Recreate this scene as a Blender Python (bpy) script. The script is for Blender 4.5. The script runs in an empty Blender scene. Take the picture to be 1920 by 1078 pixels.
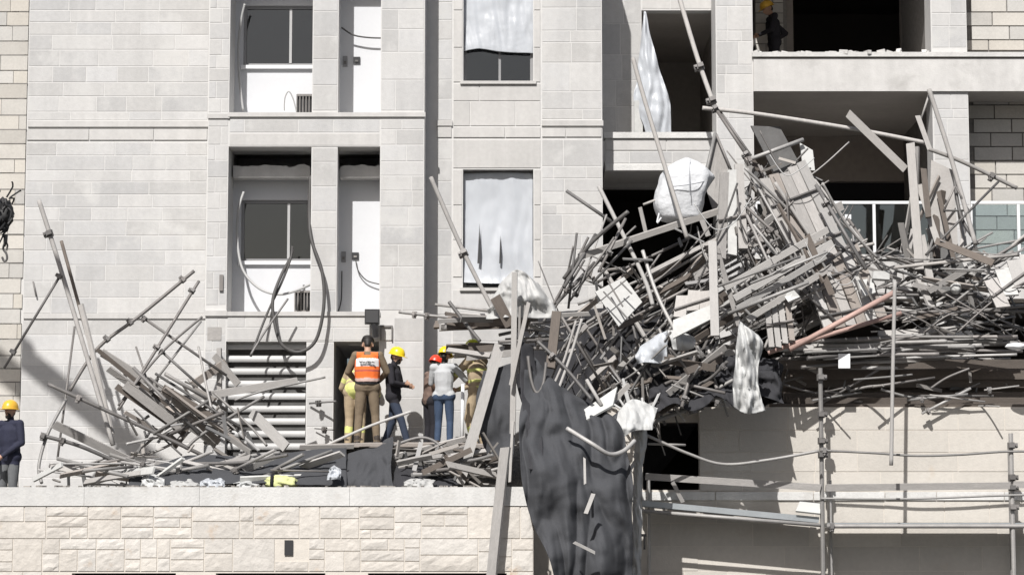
import bpy, bmesh, math, random
import numpy as np
from mathutils import Vector, Matrix, noise as mnoise

S = bpy.context.scene
C = S.collection
R = math.radians
FPX, CX, CY = 4600.0, 960.0, 539.0
CAM = Vector((0.0, -40.0, 1.7))
PITCH = math.atan((1070 - 539) / FPX)

# ------------------------------------------------------------------ camera
cam_d = bpy.data.cameras.new('camera'); cam = bpy.data.objects.new('camera', cam_d); C.objects.link(cam)
cam.location = CAM; cam.rotation_euler = (R(90) + PITCH, 0, 0)
cam_d.sensor_width = 36.0; cam_d.lens = 36.0 * FPX / 1920.0
cam_d.clip_start = 0.5; cam_d.clip_end = 2000
S.camera = cam
# ------------------------------------------------------------------ light
SUN = Vector((0.28, 1.0, -1.07)).normalized()          # direction the light travels
W = bpy.data.worlds.new('World'); S.world = W; W.use_nodes = True
nt = W.node_tree; bg = nt.nodes['Background']
sky = nt.nodes.new('ShaderNodeTexSky'); sky.sky_type = 'NISHITA'; sky.sun_disc = False
sky.sun_elevation = math.asin(-SUN.z); sky.sun_rotation = math.atan2(-SUN.x, -SUN.y) % (2 * math.pi)
sky.air_density = 1.0; sky.dust_density = 3.0
nt.links.new(sky.outputs[0], bg.inputs[0]); bg.inputs[1].default_value = 0.055
sl = bpy.data.lights.new('sun', 'SUN'); so = bpy.data.objects.new('sun', sl); C.objects.link(so)
sl.energy = 4.6; sl.angle = R(0.5); sl.color = (1.0, 0.975, 0.945)
so.rotation_euler = SUN.to_track_quat('-Z', 'Y').to_euler(); so.location = (-20, -60, 60)
vs = S.view_settings; vs.view_transform = 'Standard'; vs.look = 'None'; vs.gamma = 1.0; vs.exposure = 0.26
vs.use_curve_mapping = False
S.cycles.max_bounces = 6; S.cycles.diffuse_bounces = 3; S.cycles.transparent_max_bounces = 8

# ------------------------------------------------------------------ pixel helpers (photo pixel + distance -> point in the place)
_cp, _sp = math.cos(PITCH), math.sin(PITCH)
def P(x, y, Y):
    u = (x - CX) / FPX; v = (CY - y) / FPX
    dy = _cp - v * _sp; dz = _sp + v * _cp
    k = (Y - CAM.y) / dy
    return Vector((CAM.x + u * k, Y, CAM.z + dz * k))
def XR(x, Y, y=400): return P(x, y, Y).x
def ZR(y, Y): return P(960, y, Y).z

# ------------------------------------------------------------------ materials
MATS = {}
def M(name, col, rough=0.85, metal=0.0, rnd=0.0, rnd_by='island', col2=None, noise=None, bump=None, grain=None, spec=0.4, stain=None, transl=0.0, streak=None):
    m = bpy.data.materials.new(name); m.use_nodes = True
    n = m.node_tree.nodes; l = m.node_tree.links; b = n['Principled BSDF']
    b.inputs['Roughness'].default_value = rough; b.inputs['Metallic'].default_value = metal
    b.inputs['Specular IOR Level'].default_value = spec
    tc = n.new('ShaderNodeTexCoord'); vec = tc.outputs['Object']
    if grain:
        mp = n.new('ShaderNodeMapping'); mp.inputs['Scale'].default_value = grain; l.new(vec, mp.inputs[0]); gvec = mp.outputs[0]
    else: gvec = vec
    rs = None
    if rnd or col2:
        if rnd_by == 'island':
            q1 = n.new('ShaderNodeMath'); q1.operation = 'ADD'; l.new(n.new('ShaderNodeNewGeometry').outputs['Random Per Island'], q1.inputs[0]); l.new(n.new('ShaderNodeObjectInfo').outputs['Random'], q1.inputs[1])
            q2 = n.new('ShaderNodeMath'); q2.operation = 'FRACT'; l.new(q1.outputs[0], q2.inputs[0]); rs = q2.outputs[0]
        else: rs = n.new('ShaderNodeObjectInfo').outputs['Random']
    def rgb(c):
        q = n.new('ShaderNodeRGB'); q.outputs[0].default_value = (*c, 1); return q.outputs[0]
    c = rgb(col)
    def mathn(op, a, bb):
        q = n.new('ShaderNodeMath'); q.operation = op
        for i, s in enumerate((a, bb)):
            if isinstance(s, (int, float)): q.inputs[i].default_value = s
            else: l.new(s, q.inputs[i])
        return q.outputs[0]
    if col2:
        mx = n.new('ShaderNodeMix'); mx.data_type = 'RGBA'
        f = mathn('FRACT', mathn('MULTIPLY', rs, 7.31), 0)
        l.new(f, mx.inputs[0]); l.new(c, mx.inputs[6]); l.new(rgb(col2), mx.inputs[7]); c = mx.outputs[2]
    fac = None
    if rnd: fac = mathn('ADD', mathn('MULTIPLY', rs, 2 * rnd), 1 - rnd)
    if noise:
        for sc, amt in (noise if isinstance(noise, list) else [noise]):
            t = n.new('ShaderNodeTexNoise'); t.inputs['Scale'].default_value = sc; t.inputs['Detail'].default_value = 5
            l.new(gvec if grain else vec, t.inputs['Vector'])
            f2 = mathn('ADD', mathn('MULTIPLY', t.outputs[0], 2.4 * amt), 1 - 1.2 * amt)
            fac = f2 if fac is None else mathn('MULTIPLY', fac, f2)
    if streak:                                           # rain streaks and dust running down the wall
        mp2 = n.new('ShaderNodeMapping'); mp2.inputs['Scale'].default_value = (5.0, 5.0, .35); l.new(vec, mp2.inputs[0])
        t = n.new('ShaderNodeTexNoise'); t.inputs['Scale'].default_value = 1.0; t.inputs['Detail'].default_value = 6; l.new(mp2.outputs[0], t.inputs['Vector'])
        f3 = mathn('ADD', mathn('MULTIPLY', t.outputs[0], 2.4 * streak), 1 - 1.2 * streak)
        fac = f3 if fac is None else mathn('MULTIPLY', fac, f3)
    if fac is not None:
        vm = n.new('ShaderNodeVectorMath'); vm.operation = 'SCALE'; l.new(c, vm.inputs[0]); l.new(fac, vm.inputs['Scale']); c = vm.outputs[0]
    if stain:
        sc, lo, hi, sc_col = stain
        t = n.new('ShaderNodeTexNoise'); t.inputs['Scale'].default_value = sc; t.inputs['Detail'].default_value = 6; t.inputs['Roughness'].default_value = .62
        l.new(vec, t.inputs['Vector'])
        rp = n.new('ShaderNodeMapRange'); rp.inputs[1].default_value = lo; rp.inputs[2].default_value = hi; l.new(t.outputs[0], rp.inputs[0])
        mx = n.new('ShaderNodeMix'); mx.data_type = 'RGBA'; l.new(rp.outputs[0], mx.inputs[0]); l.new(c, mx.inputs[6]); l.new(rgb(sc_col), mx.inputs[7]); c = mx.outputs[2]
    l.new(c, b.inputs['Base Color'])
    if bump:
        sc, st, dist = bump
        t = n.new('ShaderNodeTexNoise'); t.inputs['Scale'].default_value = sc; t.inputs['Detail'].default_value = 6
        l.new(gvec, t.inputs['Vector'])
        bp = n.new('ShaderNodeBump'); bp.inputs['Strength'].default_value = st; bp.inputs['Distance'].default_value = dist
        l.new(t.outputs[0], bp.inputs['Height']); l.new(bp.outputs[0], b.inputs['Normal'])
    if transl:
        tr = n.new('ShaderNodeBsdfTranslucent'); l.new(c, tr.inputs['Color'])
        ms = n.new('ShaderNodeMixShader'); ms.inputs[0].default_value = transl
        l.new(b.outputs[0], ms.inputs[1]); l.new(tr.outputs[0], ms.inputs[2]); l.new(ms.outputs[0], n['Material Output'].inputs[0])
    MATS[name] = m
    return m

M('stone', (0.495, 0.487, 0.474), .9, rnd=.10, col2=(0.47, 0.468, 0.465), noise=[(1.1, .10), (14, .09), (60, .06)], bump=(55, .35, .006), stain=(1.3, .54, .66, (.53, .525, .512)), streak=.10)
M('stone_smooth', (0.505, 0.495, 0.48), .88, rnd=.05, noise=[(1.0, .12), (16, .08)], bump=(70, .25, .004), streak=.12)
M('mortar', (0.575, 0.568, 0.555), .95, noise=[(9, .08)], bump=(60, .3, .004))
M('stone_warm', (0.56, 0.525, 0.478), .95, rnd=.07, col2=(0.56, 0.535, 0.50), noise=[(1.6, .10), (12, .12), (50, .08)], bump=(15, .55, .02), stain=(1.9, .60, .72, (.50, .40, .31)), streak=.08)
M('mortar_warm', (0.60, 0.56, 0.505), .95, noise=[(8, .10)], bump=(40, .5, .008))
M('stone_podium', (0.53, 0.50, 0.455), .92, rnd=.08, noise=[(1.6, .08), (14, .08)], bump=(35, .5, .008), stain=(2.0, .62, .76, (.50, .44, .37)))
M('cap_stone', (0.57, 0.565, 0.55), .9, rnd=.05, noise=[(2.2, .12), (20, .10)], bump=(30, .6, .01), stain=(1.8, .56, .72, (.46, .44, .41)), streak=.12)
M('block', (0.52, 0.49, 0.44), .95, rnd=.12, col2=(0.46, 0.45, 0.43), noise=[(3, .10), (25, .10)], bump=(60, .5, .006))
M('block_mortar', (0.21, 0.20, 0.19), .95, noise=(12, .3), bump=(40, .5, .01))
M('concrete', (0.53, 0.52, 0.505), .92, noise=[(1.3, .10), (8, .09), (40, .06)], bump=(35, .4, .006), rnd=.03, stain=(1.4, .56, .76, (.40, .39, .375)), streak=.14)
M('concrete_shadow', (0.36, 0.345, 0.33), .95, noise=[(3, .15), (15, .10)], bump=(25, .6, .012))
M('plaster', (0.60, 0.61, 0.63), .8, noise=[(2, .04), (20, .02)], bump=(80, .12, .003))
M('interior', (0.55, 0.545, 0.54), .95, noise=(1.2, .2))
M('interior_shade', (0.065, 0.06, 0.058), .95, noise=(1.2, .25))  # near-black room walls, the deep shade put into their colour
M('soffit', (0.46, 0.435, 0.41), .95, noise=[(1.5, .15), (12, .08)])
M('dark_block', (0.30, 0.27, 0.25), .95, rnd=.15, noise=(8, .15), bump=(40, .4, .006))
M('asphalt', (0.085, 0.083, 0.08), .95, noise=(2, .2), bump=(60, .4, .01))
M('rubble', (0.20, 0.19, 0.175), .95, noise=[(4, .4), (20, .3)], bump=(18, 1, .04))
M('white_metal', (0.74, 0.75, 0.76), .45, noise=(8, .05))
M('sheet_dark', (0.10, 0.098, 0.096), .7, noise=(4, .3), bump=(6, .6, .03))
M('mullion_grey', (0.40, 0.40, 0.40), .5)
M('frame_grey', (0.26, 0.26, 0.265), .5, metal=.3)
M('galv', (0.36, 0.352, 0.342), .6, metal=.25, rnd=.3, rnd_by='object', col2=(0.25, 0.24, 0.23), noise=[(5, .22), (40, .12)], bump=(60, .3, .003))
M('steel_dark', (0.165, 0.16, 0.157), .62, metal=.35, rnd=.3, rnd_by='object', col2=(0.22, 0.205, 0.195), noise=[(7, .3)], bump=(60, .3, .003))
M('steel_rust', (0.40, 0.275, 0.24), .7, metal=.15, rnd=.15, rnd_by='object', noise=[(5, .2), (30, .15)], bump=(60, .3, .003))
M('deck_steel', (0.36, 0.385, 0.40), .5, metal=.45, noise=[(4, .12), (30, .08)])
M('timber', (0.355, 0.34, 0.325), .9, rnd=.3, rnd_by='object', col2=(0.30, 0.288, 0.276), grain=(6, 6, 1.2), noise=[(3, .18), (16, .18)], bump=(22, .5, .006))
M('timber_pale', (0.405, 0.395, 0.382), .9, rnd=.15, rnd_by='object', col2=(0.36, 0.343, 0.325), grain=(6, 6, 1.2), noise=[(3, .12), (16, .14)], bump=(22, .5, .005))
M('timber_brown', (0.29, 0.258, 0.232), .9, rnd=.2, rnd_by='object', col2=(0.33, 0.30, 0.275), grain=(8, 8, 1.5), noise=[(3, .2), (16, .2)], bump=(22, .5, .006))
M('timber_dark', (0.135, 0.115, 0.10), .9, rnd=.25, rnd_by='object', grain=(6, 6, 1.2), noise=[(3, .2), (16, .2)], bump=(22, .5, .006))
M('net', (0.062, 0.064, 0.070), .9, noise=[(2.5, .12), (60, .2)], bump=(90, .5, .004), transl=.10)
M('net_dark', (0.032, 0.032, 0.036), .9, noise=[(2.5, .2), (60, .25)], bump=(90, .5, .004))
M('plastic', (0.58, 0.605, 0.64), .30, noise=(3, .04), transl=.22)
M('plastic_dusty', (0.55, 0.55, 0.54), .6, noise=[(4, .15)], transl=.25)
M('bag', (0.60, 0.612, 0.63), .7, noise=[(4, .16), (60, .05)], bump=(7, .7, .05))
M('rag', (0.52, 0.525, 0.52), .85, noise=[(5, .15)], bump=(40, .4, .004), transl=.1)
M('board_white', (0.50, 0.50, 0.485), .8, noise=[(3, .12), (14, .15)], rnd=.15, rnd_by='object')
M('board_grey', (0.50, 0.505, 0.49), .8, noise=[(3, .1)])
M('cable_black', (0.05, 0.05, 0.052), .55)
M('cable_grey', (0.42, 0.42, 0.415), .55)
M('black_plastic', (0.035, 0.035, 0.037), .45)
M('louver', (0.46, 0.46, 0.455), .5, noise=(6, .08), rnd=.05)
M('skin', (0.44, 0.27, 0.19), .6)
M('hair', (0.018, 0.015, 0.013), .6)
M('helmet_yellow', (0.78, 0.58, 0.02), .32, spec=.5)
M('helmet_amber', (0.72, 0.42, 0.05), .32, spec=.5)
M('helmet_red', (0.75, 0.05, 0.02), .35, spec=.5)
M('helmet_lime', (0.72, 0.80, 0.03), .35, spec=.5)
M('orange', (0.88, 0.17, 0.035), .8, bump=(30, .4, .006), noise=(10, .1))
M('vest_white', (0.74, 0.72, 0.72), .6)
M('vest_grey', (0.52, 0.37, 0.33), .5)
M('olive', (0.175, 0.135, 0.092), .9, bump=(14, .6, .015), noise=(8, .15))
M('tan', (0.38, 0.30, 0.20), .9, bump=(14, .6, .015), noise=(8, .15))
M('reflective', (0.62, 0.64, 0.22), .5)
M('black_cloth', (0.018, 0.017, 0.022), .9, bump=(14, .5, .012))
M('navy_cloth', (0.022, 0.024, 0.045), .85, bump=(14, .6, .015), noise=(6, .2))
M('grey_cloth', (0.13, 0.135, 0.14), .9, bump=(14, .5, .012), noise=(9, .15))
M('denim', (0.042, 0.066, 0.115), .9, bump=(14, .6, .012), noise=(9, .3))
M('light_grey_cloth', (0.44, 0.45, 0.46), .9, bump=(14, .6, .012), noise=(9, .1))
M('camo', (0.16, 0.11, 0.09), .9, noise=[(14, .6)], bump=(14, .5, .012))
M('boot', (0.05, 0.04, 0.033), .7)
M('belt', (0.015, 0.015, 0.016), .5)
M('splinter', (0.30, 0.28, 0.26), .9, rnd=.4, col2=(0.16, 0.15, 0.14))
M('splinter_grey', (0.28, 0.275, 0.27), .8, rnd=.4, col2=(0.10, 0.10, 0.10))
M('vest_grey_dark', (0.30, 0.31, 0.33), .8)
M('cable_dark', (0.075, 0.072, 0.07), .6)
M('hook_black', (0.02, 0.02, 0.021), .6)
M('denim_dark', (0.03, 0.04, 0.065), .9, bump=(14, .6, .012))
M('reddish', (0.45, 0.10, 0.07), .8)
for gname, gior, gtint in (('glass', 2.5, (.74, .82, .84, 1)), ('window_glass', 1.9, (.85, .85, .84, 1))):
    g = bpy.data.materials.new(gname); g.use_nodes = True; MATS[gname] = g
    _n = g.node_tree.nodes; _l = g.node_tree.links
    _t = _n.new('ShaderNodeBsdfTransparent'); _t.inputs[0].default_value = gtint
    _g = _n.new('ShaderNodeBsdfGlossy'); _g.inputs['Roughness'].default_value = .03
    _f = _n.new('ShaderNodeFresnel'); _f.inputs[0].default_value = gior
    _m = _n.new('ShaderNodeMixShader'); _l.new(_f.outputs[0], _m.inputs[0]); _l.new(_t.outputs[0], _m.inputs[1]); _l.new(_g.outputs[0], _m.inputs[2])
    _l.new(_m.outputs[0], _n['Material Output'].inputs[0])

# ------------------------------------------------------------------ mesh helpers
def link(o, parent=None):                      # children keep their place in the world under a shifted parent
    C.objects.link(o)
    if parent is not None:
        o.parent = parent; o.matrix_parent_inverse = Matrix.Translation(-Vector(parent.location))
    return o
def tag(o, label=None, cat=None, group=None, kind=None):
    if label: o['label'] = label
    if cat: o['category'] = cat
    if group: o['group'] = group
    if kind: o['kind'] = kind
    return o
def thing(name, label, cat, loc=(0, 0, 0), group=None):
    o = bpy.data.objects.new(name, None); o.empty_display_size = .2; o.location = loc
    return tag(link(o), label, cat, group)
class MB:
    def __init__(s): s.v = []; s.f = []
    def add(s, vs_, fs_):
        k = len(s.v); s.v += [tuple(a) for a in vs_]; s.f += [tuple(i + k for i in q) for q in fs_]
    def box(s, x0, x1, y0, y1, z0, z1):
        s.add([(x0, y0, z0), (x1, y0, z0), (x1, y1, z0), (x0, y1, z0), (x0, y0, z1), (x1, y0, z1), (x1, y1, z1), (x0, y1, z1)],
              [(0, 3, 2, 1), (4, 5, 6, 7), (0, 1, 5, 4), (1, 2, 6, 5), (2, 3, 7, 6), (3, 0, 4, 7)])
        return s
    def room(s, x0, x1, y0, y1, z0, z1):            # inward faces, open towards the street
        s.add([(x0, y0, z0), (x1, y0, z0), (x1, y1, z0), (x0, y1, z0), (x0, y0, z1), (x1, y0, z1), (x1, y1, z1), (x0, y1, z1)],
              [(0, 1, 2, 3), (4, 7, 6, 5), (1, 5, 6, 2), (2, 6, 7, 3), (3, 7, 4, 0)])
        return s
    def tube(s, pts, r, n=8, caps=True, r2=None):
        pts = [Vector(p) for p in pts]; k = len(s.v); m = len(pts)
        t0 = (pts[1] - pts[0]).normalized()
        up = Vector((0, 0, 1)) if abs(t0.z) < .9 else Vector((1, 0, 0))
        a = t0.cross(up).normalized()
        for i, p in enumerate(pts):
            t = (pts[min(i + 1, m - 1)] - pts[max(i - 1, 0)]).normalized()
            a = (a - t * a.dot(t)).normalized(); b = t.cross(a)
            rr = r if r2 is None else r + (r2 - r) * i / (m - 1)
            for j in range(n):
                q = 2 * math.pi * j / n
                s.v.append(tuple(p + a * (rr * math.cos(q)) + b * (rr * math.sin(q))))
        for i in range(m - 1):
            for j in range(n):
                s.f.append((k + i * n + j, k + i * n + (j + 1) % n, k + (i + 1) * n + (j + 1) % n, k + (i + 1) * n + j))
        if caps:
            s.f.append(tuple(k + j for j in range(n))[::-1]); s.f.append(tuple(k + (m - 1) * n + j for j in range(n)))
        return s
    def obox(s, c, ax, ay, az, hx, hy, hz):
        c = Vector(c); v = []
        for dz in (-1, 1):
            for dx, dy in ((-1, -1), (1, -1), (1, 1), (-1, 1)): v.append(c + ax * (dx * hx) + ay * (dy * hy) + az * (dz * hz))
        s.add(v, [(0, 3, 2, 1), (4, 5, 6, 7), (0, 1, 5, 4), (1, 2, 6, 5), (2, 3, 7, 6), (3, 0, 4, 7)])
        return s
    def build(s, name, mat, parent=None, smooth=False, origin=None):
        me = bpy.data.meshes.new(name)
        if origin is not None:
            ov = Vector(origin); me.from_pydata([tuple(Vector(a) - ov) for a in s.v], [], s.f)
        else: me.from_pydata(s.v, [], s.f)
        me.materials.append(MATS[mat] if isinstance(mat, str) else mat)
        if smooth: me.polygons.foreach_set('use_smooth', [True] * len(me.polygons))
        me.update()
        o = bpy.data.objects.new(name, me); link(o, parent)
        if origin is not None: o.location = ov
        return o
def quad_mesh(name, vs_, fs_, mat, parent=None):
    m = MB(); m.add(vs_, fs_); return m.build(name, mat, parent)
def holed(mb, x0, x1, z0, z1, y0, y1, holes):
    xs = sorted({x0, x1, *[min(max(h[i], x0), x1) for h in holes for i in (0, 1)]})
    zs = sorted({z0, z1, *[min(max(h[i], z0), z1) for h in holes for i in (2, 3)]})
    for a, b in zip(xs, xs[1:]):
        run = None
        for c, d in zip(zs, zs[1:]):
            mx, mz = (a + b) / 2, (c + d) / 2
            if any(h[0] < mx < h[1] and h[2] < mz < h[3] for h in holes):
                if run: mb.box(a, b, y0, y1, *run); run = None
            else: run = (run[0], d) if run else (c, d)
        if run: mb.box(a, b, y0, y1, *run)
    return mb
def crom(p, t):
    n = len(p) - 1; i = min(int(t * n), n - 1); u = t * n - i
    a = p[max(i - 1, 0)]; b = p[i]; c = p[i + 1]; d = p[min(i + 2, n)]
    return .5 * ((2 * b) + (c - a) * u + (2 * a - 5 * b + 4 * c - d) * u * u + (3 * b - a - 3 * c + d) * u ** 3)
def smooth_pts(pts, n):
    pts = [Vector(p) for p in pts]
    if len(pts) == 2: return pts
    return [crom(pts, i / (n - 1)) for i in range(n)]
# ================================================================== the setting
gm = MB(); gm.add([(-300, -300, 0), (300, -300, 0), (300, 300, 0), (-300, 300, 0)], [(0, 1, 2, 3)])
tag(gm.build('ground', 'asphalt'), 'dusty asphalt street ground below the walls', kind='structure')
FLOOR = 2.55
tf = MB(); tf.box(-13, XR(1000, -4, 950) - .02, -3.7, .79, FLOOR - .25, FLOOR)
tag(tf.build('terrace_floor', 'concrete'), 'concrete terrace floor behind the stone parapet', kind='structure')

# ------------------------------------------------------------------ apartment building
rng = random.Random(5)
YA, YL, YB, YC, YR, YS, YP = 0.0, 0.80, 0.75, 2.9, 2.0, 1.5, -0.9
H = ZR(215, YA) - ZR(590, YA)
TOP = ZR(-260, YA)
bld = thing('apartment_building', 'unfinished pale stone apartment building with open loggias behind the fallen scaffolding', 'building', (0, 0, 0))
STONES = []
def stone_rect(parent, x0, x1, y0, y1, Y, mat='stone', proud=.004, gap=1.8):
    g2 = gap / 115 / 2
    STONES.append((parent, XR(x0, Y) + g2, XR(x1, Y) - g2, ZR(y1, Y) + g2, ZR(y0, Y) - g2, Y, mat, proud))
def courses(parent, x0, x1, ys, Y, wmin, wmax, mat='stone', proud=.004, gap=1.8, seed=1):
    rg = random.Random(seed)
    for a, b in zip(ys, ys[1:]):
        x = x0; first = True
        while x < x1 - 1:
            w = rg.uniform(wmin, wmax) * (rg.uniform(.4, 1) if first else 1)
            nx = x + w; first = False
            if x1 - nx < wmin * .6: nx = x1
            stone_rect(parent, x, nx, a, b, Y, mat, proud + rg.uniform(0, .002), gap); x = nx
def split_ys(y0, y1, hmin, hmax, seed):
    rg = random.Random(seed); ys = [y0]
    while ys[-1] < y1 - hmin * 1.2: ys.append(ys[-1] + rg.uniform(hmin, hmax))
    if y1 - ys[-1] < hmin * .6: ys[-1] = y1
    else: ys.append(y1)
    return ys
def wall_box(name, x0, x1, y0, y1, Y, depth, mat='mortar', parent=None):
    m = MB(); m.box(XR(x0, Y), XR(x1, Y), Y, Y + depth, ZR(y1, Y), ZR(y0, Y)); return m.build(name, mat, parent or bld)
def pbox(name, x0, x1, y0, y1, Y, depth, mat, parent=None):
    return wall_box(name, x0, x1, y0, y1, Y, depth, mat, parent)
YBOT = 960
# left panel -------------------------------------------------------------
wl = wall_box('wall', 47, 389, -250, YBOT, YL, .35)
courses(wl, 47, 387, [-60, -32, -6, 20, 42, 66, 94, 125, 155, 181, 210, 226], YL, 50, 120, seed=11)
pbox('string_course', 48, 388, 227, 238, YL - .035, .04, 'stone_smooth')
courses(wl, 47, 387, [242, 264], YL, 110, 190, mat='stone_smooth', proud=.02, seed=12)
courses(wl, 47, 387, [267, 292, 320, 341, 365, 389, 414, 442, 470, 497, 527, 558, 588], YL, 52, 120, seed=13)
pbox('string_course', 48, 388, 588, 597, YL - .03, .035, 'stone_smooth')
courses(wl, 47, 387, [600, 628, 657, 684, 712, 742, 770, 800, 830, 862, 895, 930, 960], YL, 90, 200, mat='stone', proud=.003, seed=14)
# bay A: projecting frame ------------------------------------------------
pA = wall_box('pier', 388, 427, -250, YBOT, YA, .80)
for i, (a, b) in enumerate(zip(split_ys(-40, 960, 24, 34, 3), split_ys(-40, 960, 24, 34, 3)[1:])):
    if 205 < (a + b) / 2 < 222 or 580 < (a + b) / 2 < 600: continue
    c = 402 if i % 2 else 412
    if i % 3 == 0: stone_rect(pA, 388, 426, a, b, YA, proud=.006)
    else: stone_rect(pA, 388, c, a, b, YA, proud=.006); stone_rect(pA, c, 426, a, b, YA, proud=.003)
pbox('string_course', 386, 428, 214, 222, YA - .03, .035, 'stone_smooth')
pbox('string_course', 386, 428, 582, 592, YA - .04, .045, 'stone_smooth')
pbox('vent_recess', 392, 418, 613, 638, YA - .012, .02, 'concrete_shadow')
pbox('hinge_block', 413, 420, 515, 545, YA - .04, .039, 'steel_dark')
pR = wall_box('pier', 712, 795, -250, YBOT, YA, .80)
ysR = [-60, -20, 18, 55, 98, 150, 208]
courses(pR, 713, 794, ysR, YA, 34, 84, seed=21, proud=.004)
courses(pR, 713, 794, [224, 243, 272, 303, 330, 358, 388, 424, 458, 500, 540, 582], YA, 30, 84, seed=22)
courses(pR, 740, 794, [595, 640, 690, 745, 800, 860, 915, 960], YA, 50, 84, seed=23)
col = wall_box('column', 583, 632, -250, 590, YA + .01, .34)
courses(col, 584, 631, [-70, -30, 22, 68, 112, 160, 208], YA + .01, 46, 50, seed=24)
courses(col, 584, 631, [277, 304, 350, 396, 428, 458, 500, 545, 586], YA + .01, 46, 50, seed=25)
colg = wall_box('column', 577, 628, 640, YBOT, YA + .01, .5)
courses(colg, 578, 627, [642, 690, 745, 800, 860, 920, 958], YA + .01, 46, 60, seed=26, proud=.003)
for k, (a, b) in enumerate(((-160, -100), (215, 275), (590, 640))):
    bd = wall_box('floor_band', 427, 712, a, b, YA + .002, .79)
    if k: courses(bd, 428, 711, [a + 9, a + 34] if k == 1 else [a + 3, a + 24, a + 49], YA + .002, 60, 120, seed=30 + k)
    if k == 1: courses(bd, 428, 711, [a + 35, a + 59], YA + .002, 180, 300, mat='stone_smooth', seed=33)
pbox('string_course', 425, 797, 211, 219, YA - .035, .04, 'stone_smooth')
pbox('sill', 425, 714, 584, 592, YA - .03, .20, 'stone_smooth')
# loggia back wall, beams, windows (two storeys) --------------------------
for st in (0, 1):
    dz = st * H
    m = MB(); xa, xb = XR(415, YB), XR(725, YB)
    z0, z1 = ZR(592, YB) + dz - .05, ZR(275, YB) + dz + .2
    wx0, wx1, wz0, wz1 = XR(452, YB), XR(596, YB), ZR(490, YB) + dz, ZR(375, YB) + dz
    gap0 = ZR(318, YB) + dz
    holed(m, xa, xb, z0, z1, YB, YB + .2, [(wx0, wx1, wz0, wz1), (xa - .1, xb + .1, gap0, z1 + .1)])
    bw = m.build('loggia_back_wall', 'plaster', bld)
    m = MB().room(xa, xb, YB + .2, YB + 2.4, z0, z1); m.build('interior_room', 'interior', bld)
    # window: frame, mullion, panes, sill
    wn = bpy.data.objects.new('window', None); link(wn, bld)
    m = MB(); t = .05
    for bx in ((wx0, wx0 + t, wz0, wz1), (wx1 - t, wx1, wz0, wz1), (wx0 + t, wx1 - t, wz0, wz0 + t), (wx0 + t, wx1 - t, wz1 - t, wz1)):
        m.box(bx[0], bx[1], YB + .06, YB + .13, bx[2], bx[3])
    m.build('frame', 'frame_grey', wn)
    mx = XR(541, YB)
    MB().box(mx - .022, mx + .022, YB + .05, YB + .12, wz0 + t, wz1 - t).build('mullion', 'mullion_grey', wn)
    for a, b in ((wx0 + t, mx - .022), (mx + .022, wx1 - t)):
        MB().box(a, b, YB + .09, YB + .1, wz0 + t, wz1 - t).build('pane', 'window_glass', wn)
    MB().box(wx0 - .03, wx1 + .03, YB - .06, YB + .05, wz0 - .06, wz0).build('sill', 'white_metal', wn)
    # broken concrete beams with a jagged top
    for a, b in ((436, 580), (637, 722)):
        m = MB(); X0, X1 = XR(a, .42), XR(b, .42); n = 26; zb = ZR(333, .42) + dz
        for i in range(n + 1):
            x = X0 + (X1 - X0) * i / n
            zt = ZR(311, .42) + dz + .05 * mnoise.noise((x * 5, st * 7, 3)) + .03 * mnoise.noise((x * 19, st, 1))
            m.v += [(x, .42, zb), (x, .42, zt), (x, .70, zt - .02 + .04 * mnoise.noise((x * 9, 5, st))), (x, .70, zb)]
        for i in range(n):
            k = i * 4
            for q in ((0, 1, 5, 4), (1, 2, 6, 5), (2, 3, 7, 6), (3, 0, 4, 7)): m.f.append(tuple(k + j for j in (q[3], q[2], q[1], q[0])))
        m.f += [(0, 1, 2, 3), (4 * n + 3, 4 * n + 2, 4 * n + 1, 4 * n)]
        m.build('broken_beam', 'concrete', bld)
    # sockets and grille on the plaster
    for (x, y, w, h, mt) in ((645, 482, 9, 20, 'frame_grey'), (667, 480, 13, 13, 'black_plastic')):
        zc = ZR(y, YB) + dz; xc = XR(x, YB)
        sk = MB().box(xc - w / 230, xc + w / 230, YB - .03, YB - .001, zc - h / 230, zc + h / 230).build('socket_box', mt, bld)
        MB().box(xc - w / 500, xc + w / 500, YB - .045, YB - .03, zc - h / 420, zc).build('socket_face', 'steel_dark', sk)
    g0, g1, q0, q1 = XR(555, YB), XR(584, YB), ZR(586, YB) + dz, ZR(546, YB) + dz
    gr = MB()
    for i in range(6):
        xx = g0 + (g1 - g0) * i / 5; gr.box(xx - .008, xx + .008, YB - .06, YB - .03, q0, q1)
    gr.box(g0, g1, YB - .065, YB - .025, q1 - .03, q1 + .005); gr.box(g0, g1, YB - .062, YB - .028, q0, q0 + .03)
    go = gr.build('grille', 'steel_dark', bld)
    MB().box(g0 + .01, g1 - .01, YB - .02, YB - .004, q0 + .01, q1 - .01).build('grille_backing', 'black_plastic', go)
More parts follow.
